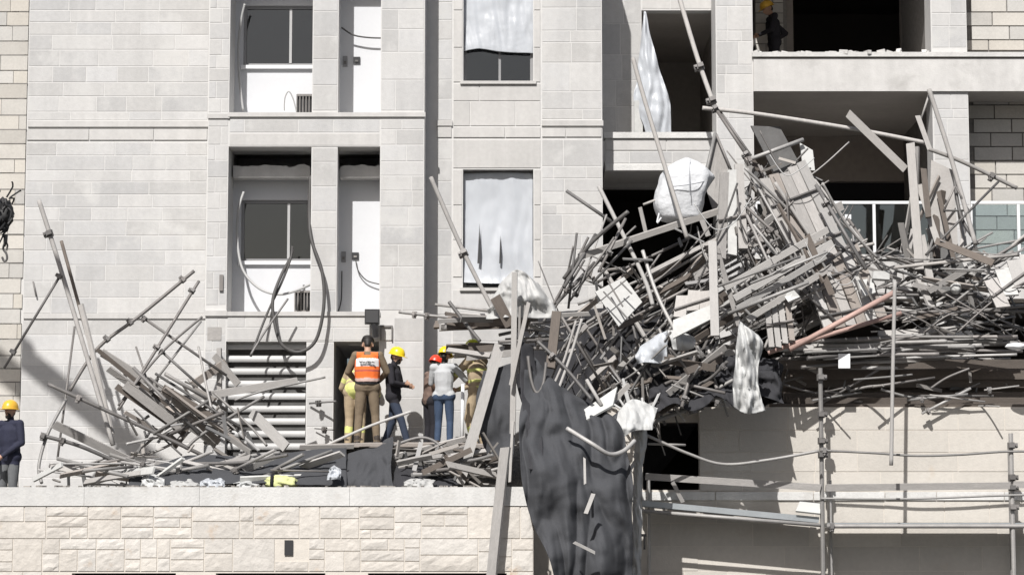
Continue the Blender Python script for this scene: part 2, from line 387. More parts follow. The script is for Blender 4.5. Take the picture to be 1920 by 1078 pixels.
# ground storey of bay A: louvre and doorway ------------------------------
lv = bpy.data.objects.new('louver', None); link(lv, bld)
X0, X1 = XR(424, .12), XR(576, .12)
z = ZR(650, .12); 
while z > FLOOR + .1:
    m = MB(); n = 6; pr = []
    for i in range(n + 1):
        a = -.75 + 2.0 * i / n; pr.append((.12 + .066 * (1 - math.cos(a)), z + .066 * math.sin(a)))
    for x in (X0, X1): m.v += [(x, p[0], p[1]) for p in pr] 
    for i in range(n): m.f.append((i, n + 1 + i, n + 2 + i, i + 1))
    m.build('louver_slat', 'louver', lv, smooth=True); z -= .205
MB().box(X0 - .02, X1 + .02, .36, .40, FLOOR, ZR(640, .36)).build('louver_backing', 'sheet_dark', lv)
m = MB(); m.room(XR(628, .3), XR(742, .3), .3, 3.6, FLOOR, ZR(640, .3)); m.f = [q for q in m.f if q != (2, 6, 7, 3)]; holed(m, XR(628, .3), XR(742, .3), FLOOR, ZR(640, .3), 3.6, 3.7, [(XR(634, 3.6, 690), XR(657, 3.6, 690), ZR(702, 3.6), ZR(671, 3.6))]); m.build('doorway_room', 'interior', bld)
MB().box(XR(656, 0.5), XR(690, .5), .5, .55, ZR(648, .5), ZR(642, .5)).build('light_fitting', 'white_metal', bld)
m = MB(); xx, zz = XR(726, YA), ZR(624, YA)
for a, b, c, d in ((-.1, -.08, -.12, .12), (.08, .1, -.12, .12), (-.08, .08, .09, .12)): m.box(xx + a, xx + b, YA - .05, YA - .004, zz + c, zz + d)
fo = m.build('meter_box', 'steel_dark', bld); MB().box(xx - .08, xx + .08, YA - .02, YA - .006, zz - .12, zz + .09).build('meter_box_panel', 'concrete', fo)
# bay B ------------------------------------------------------------------
m = MB(); holesB = []
WB = [(868, 1000, -120, 153), (868, 1000, 318, 540)]
for w in WB: holesB.append((XR(w[0], YB), XR(w[1], YB), ZR(w[3], YB), ZR(w[2], YB)))
holed(m, XR(790, YB), XR(1130, YB), FLOOR, TOP, YB, YB + .30, holesB)
m.box(XR(1130, YB) - .25, XR(1130, YB), YB + .30, YC, 1.0, TOP)
wb = m.build('wall', 'mortar', bld)
MB().room(XR(790, YB), XR(1130, YB) - .25, YB + .30, YB + 4.5, 1.0, TOP).build('interior_room', 'interior', bld)
ysB = [-60, -30, 5, 38, 75, 112, 150, 186, 226]
for (a, b) in ((820, 847), ):
    courses(wb, a, b, ysB, YB, 60, 60, seed=41); courses(wb, a, b, [262, 300, 340, 385, 430, 480, 530, 590, 650, 720, 800, 880, 958], YB, 60, 60, seed=42)
courses(wb, 1016, 1129, [-60, -32, 15, 58, 80, 118, 172, 205, 224], YB, 48, 112, seed=43)
courses(wb, 1016, 1129, [240, 258], YB, 50, 80, mat='stone_smooth', proud=.02, seed=44)
courses(wb, 1016, 1129, [262, 312, 335, 360, 384, 402, 440, 468, 500, 535, 570, 610, 660, 720, 790, 860, 958], YB, 38, 112, seed=45)
pbox('string_course', 818, 848, 226, 236, YB - .035, .04, 'stone_smooth'); pbox('string_course', 1016, 1132, 226, 236, YB - .035, .04, 'stone_smooth')
for a, b in ((818, 847), (849, 1014)): courses(wb, a, b, [238, 259], YB, 60, 165, mat='stone_smooth', proud=.018, seed=46)
for w in ((849, 867), (1001, 1014)):
    courses(wb, w[0], w[1], [-60, 20, 90, 155], YB, 60, 60, mat='stone_smooth', proud=.012, seed=47)
    courses(wb, w[0], w[1], [318, 385, 450, 520], YB, 60, 60, mat='stone_smooth', proud=.012, seed=48)
courses(wb, 849, 1014, [157, 190, 237], YB, 70, 170, mat='stone_smooth', proud=.010, seed=49)
courses(wb, 849, 1014, [262, 316], YB, 160, 170, mat='stone_smooth', proud=.010, seed=50)
courses(wb, 849, 1014, [543, 580, 640, 700, 770, 850, 955], YB, 80, 170, mat='stone', proud=.004, seed=51)
for w in WB[:2]:
    wn = bpy.data.objects.new('window', None); link(wn, bld)
    a, b, c, d = XR(w[0], YB) , XR(w[1], YB), ZR(w[3], YB), ZR(w[2], YB); m = MB()
    for q in ((a, a + .05, c, d), (b - .05, b, c, d), (a + .05, b - .05, c, c + .05), (a + .05, b - .05, d - .05, d)): m.box(q[0], q[1], YB + .2, YB + .27, q[2], q[3])
    m.build('frame', 'frame_grey', wn)
    mx = a + (b - a) * .52
    MB().box(mx - .02, mx + .02, YB + .215, YB + .26, c + .05, d - .05).build('mullion', 'frame_grey', wn)
    for e, f in ((a + .05, mx - .02), (mx + .02, b - .05)): MB().box(e, f, YB + .232, YB + .24, c + .05, d - .05).build('pane', 'window_glass', wn)
    MB().box(a - .05, b + .05, YB - .05, YB + .06, c - .05, c).build('sill', 'stone_smooth', wn)
# bay C ------------------------------------------------------------------
m = MB(); oc = (XR(1205, YC), XR(1349, YC), ZR(262, YC), ZR(20, YC)); zf = ZR(480, YC)
oc2 = (XR(1128, YC), XR(1345, YC), zf - 3, ZR(352, YC))
holed(m, XR(1120, YC), XR(1356, YC), 1.0, TOP, YC, YC + .25, [oc, oc2])
wc = m.build('wall', 'mortar', bld)
courses(wc, 1125, 1204, split_ys(-60, 250, 42, 62, 61), YC, 40, 80, seed=62)
courses(wc, 1206, 1344, [-60, -20, 18], YC, 60, 140, mat='stone_smooth', seed=63)
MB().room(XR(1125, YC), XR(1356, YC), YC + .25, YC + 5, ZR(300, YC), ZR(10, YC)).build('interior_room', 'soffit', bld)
MB().room(XR(1125, YC), XR(1356, YC), YC + .25, YC + 3, 1.0, ZR(330, YC)).build('interior_room', 'interior_shade', bld)
yb = 1.55
m = MB(); m.box(XR(1135, yb), XR(1342, yb), yb, yb + .2, ZR(321, yb), ZR(252, yb)); m.box(XR(1135, yb), XR(1344, yb), yb + .2, YC - .002, ZR(321, yb), ZR(318, yb) + .18)
bp_ = m.build('balcony_parapet', 'mortar', bld)
courses(bp_, 1136, 1341, [263, 283], yb, 90, 210, mat='stone_smooth', proud=.012, seed=64)
courses(bp_, 1136, 1341, [284, 307], yb, 56, 110, proud=.004, seed=65)
courses(bp_, 1136, 1341, [308, 321], yb, 205, 210, mat='cap_stone', proud=.02, seed=66)
pbox('balcony_coping', 1133, 1343, 248, 259, yb - .05, .30, 'cap_stone')
# right block: pier, columns, slabs, deep loggia --------------------------
pc = wall_box('pier', 1345, 1415, -250, 800, YR, .9)
courses(pc, 1346, 1414, [-70, -30, 12, 58, 78, 122, 140, 176, 222, 262, 300, 340, 385, 430, 470, 520, 570], YR, 26, 68, seed=71)
cc = wall_box('column', 1752, 1820, -250, 800, YR + .003, .6)
courses(cc, 1754, 1819, [-60, -20, 25, 50, 90], YR + .003, 28, 66, seed=72); courses(cc, 1754, 1819, [172, 205, 222, 255, 300, 340, 385, 430, 490, 560], YR + .003, 40, 66, seed=73)
XE = XR(2050, YR)
def zr(y): return ZR(y, YR)
DEEP = YR + 4.4
for (a, b) in ((-278, -206), (100, 172), (478, 560)):
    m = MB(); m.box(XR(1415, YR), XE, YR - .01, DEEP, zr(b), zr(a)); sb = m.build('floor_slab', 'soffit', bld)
    f = MB(); f.box(XR(1415.5, YR), XE, YR - .05, YR - .012, zr(b) - .004, zr(a + 11)); fb = f.build('slab_fascia', 'concrete', bld)
    MB().box(XR(1413, YR), XE, YR - .09, YR + .12, zr(a + 8.5), zr(a)).build('slab_edge', 'cap_stone', bld)
m = MB(); hl = [(XR(1492, DEEP), XR(1696, DEEP), zr(98), zr(-200)), (XR(1492, DEEP), XR(1740, DEEP), zr(478), zr(265))]
holed(m, XR(1405, DEEP), XR(1752, DEEP) + .3, zr(560), TOP, DEEP, DEEP + .2, hl)
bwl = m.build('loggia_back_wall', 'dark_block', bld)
blk = MB()
MB().room(XR(1405, DEEP), XE, DEEP + .2, DEEP + 5, zr(560), TOP).build('interior_room', 'interior_shade', bld)
MB().box(XR(1415, YR) - .3, XR(1415, YR) - .02, YR + .901, DEEP + 1, zr(560), TOP).build('loggia_side_wall', 'block', bld)
# pale block pier beside the man in the upper loggia
m = MB(); m.box(XR(1420, YR + 4.0), XR(1480, YR + 4.0), YR + 4.0, DEEP - .01, zr(100), TOP); ub = m.build('block_pier', 'block_mortar', bld)
z = zr(100) + .03; k = 0
while z < TOP - .3:
    x = XR(1420, YR + 4.0)
    for w in ((.34, .2) if k % 2 else (.2, .34)):
        MB().box(x + .008, x + w - .006, YR + 3.985, YR + 3.999, z + .008, z + .19).build('block', 'block', ub); x += w
    z += .2; k += 1
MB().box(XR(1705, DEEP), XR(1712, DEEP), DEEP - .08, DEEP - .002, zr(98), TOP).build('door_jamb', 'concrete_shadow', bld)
# side block walls in the right-hand loggias
yq = YR + 1.0
m = MB(); m.box(XR(1818, yq), XE + .4, yq, yq + .2, zr(560), TOP); m.box(XR(1752, YR) + .2, XR(1752, YR) + .4, YR + .6, DEEP, zr(560), TOP)
qb = m.build('block_wall', 'block_mortar', bld)
rg = random.Random(8)
for (ya, yb_) in ((-120, 96), (176, 478)):
    y = yb_; k = 0
    while y > ya:
        h = 26 if k else 20
        x = 1800 + (k % 2) * 28
        while x < 2010:
            w = rg.choice((60, 68, 72)); m = MB(); d = rg.uniform(0, .008)
            m.box(XR(x, yq) + .011, XR(x + w, yq) - .011, yq - .03 - d, yq - .001, ZR(y, yq) + .012, ZR(y - h, yq) - .010)
            m.build('block', 'block', qb); x += w
        y -= h; k += 1
# dark blocks on the shaded deep wall
y = 262
# glass balustrades
for (a, b) in ((1418, 1751), (1822, 2000)):
    bl = bpy.data.objects.new('balustrade', None); link(bl, bld)
    zt = zr(376); zb = zr(478)
    MB().box(XR(a, YR), XR(b, YR), YR + .06, YR + .11, zt - .05, zt).build('handrail', 'white_metal', bl)
    n = 3 if b < 1800 else 2; X0, X1 = XR(a, YR), XR(b, YR)
    for i in range(n):
        x0 = X0 + (X1 - X0) * i / n; x1 = X0 + (X1 - X0) * (i + 1) / n
        MB().box(x0 + .03, x1 - .03, YR + .08, YR + .09, zb + .02, zt - .06).build('pane', 'glass', bl)
        MB().box(x0 - .025, x0 + .025, YR + .065, YR + .105, zb + .004, zt - .052).build('post', 'white_metal', bl)
MB().box(XR(1585, YR), XR(1597, YR), YR + .072, YR + .078, zr(410), zr(401)).build('sticker', 'white_metal', bld)
# podium wall below the heap ---------------------------------------------
pod = thing('podium_wall', 'sunlit pale stone wall behind the standing scaffold, below the heap of debris', 'wall', (0, 0, 0))
hp = [(XR(1205, YP, 850), XR(1312, YP, 850), ZR(918, YP), ZR(768, YP))]
m = MB(); holed(m, XR(1000, YP, 850), XR(2060, YP, 850), 0, ZR(763, YP), YP, YP + .3, hp)
m.box(XR(1000, YP, 850), XR(2060, YP, 850), YP + .3, YR + 2.5, ZR(790, YP), ZR(772, YP))
m.build('wall', 'mortar_warm', pod)
MB().room(XR(1100, YP, 850), XR(1400, YP, 850), YP + .3, YP + 3, 0, ZR(792, YP)).build('interior_room', 'interior_shade', pod)
MB().room(XR(1118, YC), XE, YR + .62, YR + 4.4, ZR(800, YP), zr(562)).build('interior_room', 'interior_shade', bld)
rg = random.Random(77); ys = [764, 806, 848, 884, 921, 938, 980, 1024, 1070, 1120]
for k, (a, b) in enumerate(zip(ys, ys[1:])):
    x = 1312 if 752 < (a + b) / 2 < 918 else 1180
    while x < 1990:
        w = rg.uniform(70, 190); x2 = min(x + w, 2000)
        pr = .035 if k == 4 else rg.uniform(.003, .010)
        Xa, Xb, Za, Zb = XR(x, YP, 850) + .007, XR(x2, YP, 850) - .007, ZR(b, YP) + .007, ZR(a, YP) - .007
        m = MB(); m.box(Xa, Xb, YP - pr, YP - .0005, Za, Zb); m.build('stone_block', 'cap_stone' if k == 4 else 'stone_podium', pod); x = x2
# side strip of raw blockwork at the far left ------------------------------
sw = thing('blockwork_wall', 'raw block wall with dark open joints left of the stone facade', 'wall', (0, 0, 0))
m = MB(); m.box(XR(-330, YS), XR(47, YS) + .06, YS, YS + .3, 1.0, TOP); m.build('wall', 'mortar', sw)
rg = random.Random(4); y = -60
while y < 960:
    h = rg.uniform(24, 31); x = -330 + rg.uniform(0, 60)
    bedx = 0
    while x < 44:
        w = rg.uniform(50, 74); x2 = min(x + w, 46)
        if x2 > -90 and x2 - x > 6:
            m = MB(); d = rg.uniform(.02, .035)
            m.box(XR(x, YS) + .004, XR(x2, YS) - .004, YS - d, YS - .001, ZR(y + h, YS) + .012, ZR(y, YS) - .008); m.build('block', 'block', sw)
        x = x2
    m = MB(); m.box(XR(rg.choice((-60, -10, 10, 22, 28)), YS), XR(rg.uniform(40, 47), YS), YS - .028, YS - .0015, ZR(y + h, YS) - .004, ZR(y + h, YS) + .010)
    m.build('open_joint', 'block_mortar', sw)
    y += h
# parapet wall in front of the terrace -------------------------------------
YF = -4.0
par = thing('parapet_wall', 'low rock-faced limestone parapet wall with pale smooth coping along the terrace', 'wall', (0, 0, 0))
XP1 = XR(1000, YF, 950); zt = ZR(912, YF)
hs = [(XR(a, YF, 1000), XR(b, YF, 1000), .3, ZR(1074, YF)) for a, b in ((135, 330), (405, 610), (690, 950))]
m = MB(); holed(m, -13, XP1, 0, zt - .28, YF + .056, YF + .32, hs); m.box(XP1 - .3, XP1, YF + .32, YP - .002, 0, zt - .28)
m.build('wall', 'mortar_warm', par)
MB().room(-13, XP1 - .3, YF + .32, -1, 0, FLOOR - .26).build('interior_room', 'interior_shade', par)
rg = random.Random(31); x = -12.5
while x < XP1 - .01:
    w = rg.uniform(1.1, 2.2); x2 = x + w
    if XP1 - x2 < .5: x2 = XP1
    m = MB(); m.box(x + .002, x2 - .002, YF + .027 + rg.uniform(0, .004), YF + .34, zt - .28 + .002, zt + rg.uniform(-.006, .0)); m.build('coping_slab', 'cap_stone', par); x = x2
def rock(x0, x1, z0, z1, Y, seed, mat, parent, bulge=.03):
    nx = max(3, min(7, int((x1 - x0) / .07))); nz = max(3, min(5, int((z1 - z0) / .06))); m = MB()
    for j in range(nz + 1):
        for i in range(nx + 1):
            u, v = i / nx, j / nz; edge = min(u, 1 - u, v, 1 - v)
            d = (.006 if edge == 0 else bulge * (.55 + .6 * mnoise.noise((x0 * 3 + u * 4 * (x1 - x0) * 3, z0 * 5 + v * 3, seed * 1.7))))
            jx = 0 if i in (0, nx) else rg.uniform(-.2, .2) / nx; jz = 0 if j in (0, nz) else rg.uniform(-.2, .2) / nz
            m.v.append((x0 + (x1 - x0) * (u + jx), Y - max(d, .004), z0 + (z1 - z0) * (v + jz)))
    for j in range(nz):
        for i in range(nx): k = j * (nx + 1) + i; m.f.append((k, k + 1, k + nx + 2, k + nx + 1))
    k = len(m.v); nb = [(x0, z0), (x1, z0), (x1, z1), (x0, z1)]
    m.v += [(a, Y + .07, b) for a, b in nb]; cs = [0, nx, (nz + 1) * (nx + 1) - 1, nz * (nx + 1)]
    for i in range(4): m.f.append((cs[i], k + i, k + (i + 1) % 4, cs[(i + 1) % 4]))
    return m.build('stone', mat, parent)
z = zt - .284; k = 0
while z > .9:
    h = rg.uniform(.44, .58); x = -9.2 + rg.uniform(-.3, 0)
    while x < XP1 - .02:
        w = rg.choice((.22, .34, .46, .6, .75)) * rg.uniform(.85, 1.15); x2 = min(x + w, XP1)
        if XP1 - x2 < .18: x2 = XP1
        lo = z - h
        for hx in hs:
            if hx[0] - .02 < x2 and x < hx[1] + .02: lo = max(lo, hx[3] + .01)
        if z - lo > .06:
            r_ = rg.random(); zs_ = [z, lo]
            if z - lo > .3 and r_ > .18: zs_ = [z, z - (z - lo) * rg.uniform(.3, .7), lo]
            if z - lo > .4 and r_ > .72: zs_ = [z, z - (z - lo) * rg.uniform(.26, .36), z - (z - lo) * rg.uniform(.6, .72), lo]
            for q, (za, zb_) in enumerate(zip(zs_, zs_[1:])):
                cuts = [x, x2]
                if w > .5 and rg.random() < .5: cuts = [x, x + (x2 - x) * rg.uniform(.3, .7), x2]
                for xa, xb_ in zip(cuts, cuts[1:]):
                    if XR(515, YF, 1000) < (xa + xb_) / 2 < XR(552, YF, 1000) and ZR(1046, YF) < (za + zb_) / 2 < ZR(1006, YF): continue
                    rock(xa + .008, xb_ - .008, zb_ + .007, za - .007, YF + .05, k, 'stone_warm', par, rg.uniform(.012, .026)); k += 1
        x = x2
    z -= h
m = MB(); m.box(XR(533, YF, 1020), XR(549, YF, 1020), YF + .03, YF + .046, ZR(1040, YF), ZR(1012, YF)); m.build('socket_hole', 'black_plastic', par)
# finish the facade stones: the 300 largest are single pieces, the rest one part
STONES.sort(key=lambda s: -(s[2] - s[1]) * (s[4] - s[3]))
rest = {}
for i, (pa, x0, x1, z0, z1, Y, mt, pr) in enumerate(STONES):
    if x1 - x0 < .01 or z1 - z0 < .01: continue
    c = .004; y = Y - pr
    V = [(x0, Y - .0004, z0), (x1, Y - .0004, z0), (x1, Y - .0004, z1), (x0, Y - .0004, z1), (x0, y + .002, z0), (x1, y + .002, z0), (x1, y + .002, z1), (x0, y + .002, z1),
         (x0 + c, y, z0 + c), (x1 - c, y, z0 + c), (x1 - c, y, z1 - c), (x0 + c, y, z1 - c)]
    F = [(8, 9, 10, 11), (4, 5, 9, 8), (5, 6, 10, 9), (6, 7, 11, 10), (7, 4, 8, 11), (0, 1, 5, 4), (1, 2, 6, 5), (2, 3, 7, 6), (3, 0, 4, 7)]
    if i < 300:
        m = MB(); m.add(V, F); m.build('stone_block', mt, pa)
    else: rest.setdefault(mt, MB()).add(V, F)
for mt, m in rest.items(): tag(m.build('small_stones', mt, bld), kind='stuff')
# ================================================================== debris helpers
def coupler(p, axis, parent, s=1.0):
    m = MB(); ax = axis.normalized(); up = Vector((0, -1, 0)) if abs(ax.y) < .8 else Vector((0, 0, 1))
    a = ax.cross(up).normalized(); b = ax.cross(a)
    m.tube([p - ax * .035 * s, p + ax * .035 * s], .040 * s, 8)
    m.obox(p + a * .045 * s, ax, a, b, .026 * s, .022 * s, .034 * s)
    m.tube([p + a * .05 * s - b * .06 * s, p + a * .05 * s + b * .06 * s], .013 * s, 6)
    m.obox(p - b * .05 * s, ax, a, b, .022 * s, .030 * s, .018 * s)
    return m.build('coupler', 'steel_dark', parent)
def pole(pts, label, r=.025, mat='galv', coup=(), group=None, name='scaffold_pole', cat='pole', n=8):
    W3 = [P(*p) if len(p) == 3 and not isinstance(p, Vector) else p for p in pts]
    sm = smooth_pts(W3, 6 * len(W3)) if len(W3) > 2 else W3
    o = MB().tube(sm, r, n).build(name, mat, None, smooth=False, origin=sm[0])
    me = o.data
    for p in me.polygons: p.use_smooth = len(p.vertices) == 4
    tag(o, label, cat, group)
    for t in coup:
        i = min(int(t * (len(sm) - 1)), len(sm) - 2); u = t * (len(sm) - 1) - i
        coupler(sm[i].lerp(sm[i + 1], u), sm[i + 1] - sm[i], o, max(r / .025, 1.0))
    return o
PR = random.Random(99)
def plank_mesh(L, w, t, rg, name):
    m = MB(); n = max(2, min(6, int(L / .45)));
    bow, tw = rg.uniform(-.012, .012) * L, rg.uniform(-.05, .05)
    for i in range(n + 1):
        u = i / n; z = u * L; off = bow * 4 * u * (1 - u); a = tw * (u - .5)
        e0 = rg.uniform(-.02, .02) if i in (0, n) else 0; e1 = rg.uniform(-.02, .02) if i in (0, n) else 0
        ww = w * (.5 + rg.uniform(-.012, .012))
        for (sx, sy, e) in ((-1, -1, e0), (1, -1, e1), (1, 1, e1), (-1, 1, e0)):
            x, y = sx * ww, sy * t / 2
            m.v.append((x * math.cos(a) - y * math.sin(a), x * math.sin(a) + y * math.cos(a) + off, z + e))
    for i in range(n):
        k = i * 4
        for q in range(4): m.f.append((k + q, k + (q + 1) % 4, k + 4 + (q + 1) % 4, k + 4 + q))
    m.f += [(3, 2, 1, 0), (4 * n, 4 * n + 1, 4 * n + 2, 4 * n + 3)]
    return m
def frame_for(a, b, roll):
    z = (b - a).normalized(); v = (P(960, 539, 0) - CAM).normalized()
    x = z.cross(v)
    x = x.normalized() if x.length > .05 else Vector((1, 0, 0)); y = z.cross(x).normalized()
    return Matrix((x, y, z)).transposed() @ Matrix.Rotation(roll, 3, 'Z')
def plank(a, b, w, t, label, mat='timber', roll=.3, group=None, name='timber_plank', cat='plank', parent=None):
    A = P(*a) if not isinstance(a, Vector) else a; B = P(*b) if not isinstance(b, Vector) else b
    m = plank_mesh((B - A).length, w, t, PR, name); o = m.build(name, mat, parent)
    o.location = A; o.rotation_mode = 'QUATERNION'; o.rotation_quaternion = frame_for(A, B, roll).to_quaternion()
    if parent is None: tag(o, label, cat, group)
    return o
def sheet(rows, nu, nv, mat, amp=.03, freq=2.2, thick=.006, seed=0, ridge=0.0, fine=.12):
    G = [[P(*p) if not isinstance(p, Vector) else p for p in r] for r in rows]; m = MB(); pts = []
    for j in range(nv + 1):
        v = j / nv; line = []
        colpts = [[crom(r, i / nu) if len(r) > 1 else r[0] for r in G] for i in range(nu + 1)]
        for i in range(nu + 1):
            p = crom(colpts[i], v); q = p * freq + Vector((seed * 3.1, 0, seed * 1.7))
            d = mnoise.noise(q) * amp + mnoise.noise(q * 2.7) * amp * .4 + mnoise.noise(q * 6.1) * amp * .08
            if ridge: d += ridge * (abs(mnoise.noise(Vector((q.x * 2.4 + .5 * mnoise.noise(q * .6), q.y, q.z * .45)))) - .2) + ridge * fine * abs(mnoise.noise(Vector((q.x * 6 + q.z, q.y, q.z * 1.1))))
            line.append(p + Vector((mnoise.noise(q + Vector((9, 9, 9))) * amp * .3, -d, mnoise.noise(q + Vector((4, 1, 7))) * amp * .25)))
        pts.append(line)
    w = nu + 1
    for l_ in pts: m.v += [tuple(p) for p in l_]
    N = len(m.v); m.v += [(a, b + thick, c) for a, b, c in m.v]
    for j in range(nv):
        for i in range(nu):
            k = j * w + i; m.f.append((k, k + w, k + w + 1, k + 1)); m.f.append((N + k, N + k + 1, N + k + w + 1, N + k + w))
    rim = [i for i in range(w)] + [j * w + nu for j in range(1, nv + 1)] + [nv * w + i for i in range(nu - 1, -1, -1)] + [j * w for j in range(nv - 1, 0, -1)]
    for a, b in zip(rim, rim[1:] + rim[:1]): m.f.append((a, b, N + b, N + a))
    return m
def cloth(name, rows, mat, label, cat, nu=24, nv=24, group=None, parent=None, **kw):
    o = sheet(rows, nu, nv, mat, **kw).build(name, mat, parent, smooth=True)
    if parent is None: tag(o, label, cat, group)
    return o
def slab4(name, c4, t, mat, label=None, cat=None, parent=None, group=None):
    V = [P(*c) if not isinstance(c, Vector) else c for c in c4]; nrm = (V[1] - V[0]).cross(V[3] - V[0]).normalized() * t
    m = MB(); m.add(V + [v + nrm for v in V], [(0, 1, 2, 3), (7, 6, 5, 4), (0, 4, 5, 1), (1, 5, 6, 2), (2, 6, 7, 3), (3, 7, 4, 0)])
    o = m.build(name, mat, parent)
    if parent is None: tag(o, label, cat, group)
    return o
def inpoly(x, y, poly):
    c = False; n = len(poly)
    for i in range(n):
        (x1, y1), (x2, y2) = poly[i], poly[i - 1]
        if (y1 > y) != (y2 > y) and x < (x2 - x1) * (y - y1) / (y2 - y1) + x1: c = not c
    return c
def fill(poly, n, what, angles, L, Yr, label, group, seed, sizes=(.015, .032), mats=('galv', 'galv', 'steel_dark'), dY=.35, wid=(.09, .2), keep=.12, avoid=None):
    rg = random.Random(seed); k = 0; xs = [p[0] for p in poly]; ys = [p[1] for p in poly]; tries = 0
    while k < n and tries < n * 60:
        tries += 1
        x, y = rg.uniform(min(xs), max(xs)), rg.uniform(min(ys), max(ys))
        if not inpoly(x, y, poly): continue
        am, sd = rg.choice(angles); a = R(rg.gauss(am, sd)); l = rg.uniform(*L)
        dx, dy = math.cos(a) * l / 2, math.sin(a) * l / 2
        Y = rg.uniform(*Yr); d = rg.uniform(-dY, dY)
        a_, b_ = (x - dx, y - dy, Y - d), (x + dx, y + dy, Y + d)
        if not (inpoly(a_[0] * (1 - keep) + x * keep, a_[1] * (1 - keep) + y * keep, poly) and inpoly(b_[0] * (1 - keep) + x * keep, b_[1] * (1 - keep) + y * keep, poly)): continue
        if avoid and max(a_[0], b_[0]) > avoid[0] and min(a_[0], b_[0]) < avoid[2] and max(a_[1], b_[1]) > avoid[1] and min(a_[1], b_[1]) < avoid[3]: continue
        if what == 'pole':
            pts = [a_, b_]
            if rg.random() < .5: pts = [a_, (x + rg.uniform(-9, 9), y + rg.uniform(-5, 10), Y), b_]
            pole(pts, label, r=rg.uniform(*sizes), mat=rg.choice(mats), coup=((rg.uniform(.1, .9),) if rg.random() < .35 else ()), group=group, n=6)
        else:
            plank(a_, b_, rg.uniform(*wid), rg.uniform(.028, .045), label, mat=rg.choice(mats), roll=rg.uniform(-.9, .9), group=group)
        k += 1
# ================================================================== rubble under the left pile
def mound(x, Y):
    X = XR(x, -1, 850)
    def bump(c, w): return math.exp(-((x - c) / w) ** 2)
    h = .16 + .55 * bump(430, 130) + .98 * (1 / (1 + math.exp(-(x - 585) / 22))) + .10 * bump(250, 90)
    h *= 1 / (1 + math.exp(-(Y + 2.25) / .28)) if Y < 0 else 1
    h += .07 * mnoise.noise((X * 2.2, Y * 2.2, 0)) + .05 * mnoise.noise((X * 6, Y * 6, 3))
    return max(h, -.02)
m = MB(); nx, ny = 150, 46
for j in range(ny + 1):
    for i in range(nx + 1):
        x = 40 + 940 * i / nx; Y = -3.6 + 4.25 * j / ny
        m.v.append((XR(x, -1, 850), Y, FLOOR + mound(x, Y)))
for j in range(ny):
    for i in range(nx): k = j * (nx + 1) + i; m.f.append((k, k + 1, k + nx + 2, k + nx + 1))
tag(m.build('rubble', 'rubble', None, smooth=False), 'heap of grey rubble covering the terrace under the fallen poles', 'rubble', kind='stuff')

# ================================================================== left pile: traced poles and planks
Yl = -1.7
pole([(73, 376, -1.4), (116, 512, -1.5), (212, 834, -2.0)], 'tallest leaning timber pole over the left pile, rising against the stone facade', r=.036, mat='timber', coup=(.30,), name='timber_pole')
pole([(115, 452, -1.3), (150, 580, -1.5), (202, 770, -1.8)], 'second leaning pole, close to the tallest one over the left pile', r=.027, mat='timber_dark', name='timber_pole')
plank((152, 572, -1.6), (209, 812, -1.9), .085, .04, 'dark narrow plank leaning along the two tallest poles', mat='timber', roll=.5)
pole([(114, 515, -1.55), (8, 690, -1.3)], 'thin pole slanting down left from the joint on the tallest timber', r=.022, mat='steel_dark', coup=(.02, .83))
pole([(140, 612, -1.4), (108, 858, -2.2)], 'thin nearly upright pole below the tallest timber', r=.018, mat='steel_dark')
pole([(364, 508, -1.2), (262, 592, -1.4), (183, 653, -1.6), (131, 732, -1.9)], 'bent dark pole with three clamps crossing the left pile', r=.028, mat='steel_dark', coup=(.09, .40, .58))
pole([(373, 527, -1.1), (295, 652, -1.5), (222, 768, -1.9)], 'dark pole with two clamps reaching up beside the window pier', r=.026, mat='steel_dark', coup=(.11, .5))
pole([(266, 594, -1.35), (425, 704, -1.2)], 'thin pole slanting down right from the bent clamped pole', r=.022, mat='steel_dark', coup=(.03,))
pole([(379, 594, -1.2), (302, 662, -1.5), (222, 760, -1.9)], 'thin pole ending by the moulding of the window pier', r=.020, mat='steel_dark')
pole([(377, 602, -1.0), (290, 715, -1.5)], 'short thin pole beside the moulding of the window pier', r=.020, mat='galv')
pole([(300, 656, -1.45), (388, 735, -1.3)], 'short pole running down from the two-clamp pole', r=.022, mat='steel_dark', coup=(.04,))
pole([(90, 720, -2.3), (280, 806, -2.1), (390, 858, -1.9)], 'long dark pole lying low across the front of the left pile', r=.03, mat='steel_dark', coup=(.18,))
plank((101, 795, -2.6), (248, 866, -2.3), .13, .04, 'pale wide plank lying at the left foot of the pile', mat='timber', roll=.2)
pole([(78, 816, -2.7), (150, 836, -2.6), (232, 872, -2.4)], 'dark pole lying below the pale wide plank', r=.03, mat='steel_dark', coup=(.03, .3))
pole([(124, 748, -2.4), (90, 812, -2.6), (73, 872, -2.8), (78, 905, -3.0)], 'curved grey hose hanging down at the left foot of the pile', r=.026, mat='galv', name='hose', cat='hose')
plank((190, 660, -1.6), (425, 806, -1.1), .125, .045, 'longest pale plank sloping down through the left pile', mat='timber_pale', roll=.15)
plank((202, 690, -1.8), (405, 834, -1.4), .10, .045, 'grey plank sloping just below the longest pale plank', mat='timber', roll=.4)
plank((236, 722, -2.0), (345, 806, -1.8), .14, .04, 'short wide grey plank under the sloping planks', mat='timber', roll=.1)
plank((182, 655, -1.7), (330, 775, -1.6), .06, .05, 'dark batten along the upper side of the sloping planks', mat='timber_dark', roll=.1)
plank((342, 748, -1.2), (558, 714, -.9), .115, .045, 'pale plank lying almost level across the louver', mat='timber_pale', roll=.1)
pole([(610, 707, -.9), (500, 731, -1.1), (440, 750, -1.2)], 'thin bent rod end sticking out over the louver', r=.017, mat='galv')
plank((473, 774, -1.3), (536, 838, -1.6), .16, .04, 'short pale plank standing on the slope before the louver', mat='timber_pale', roll=.25)
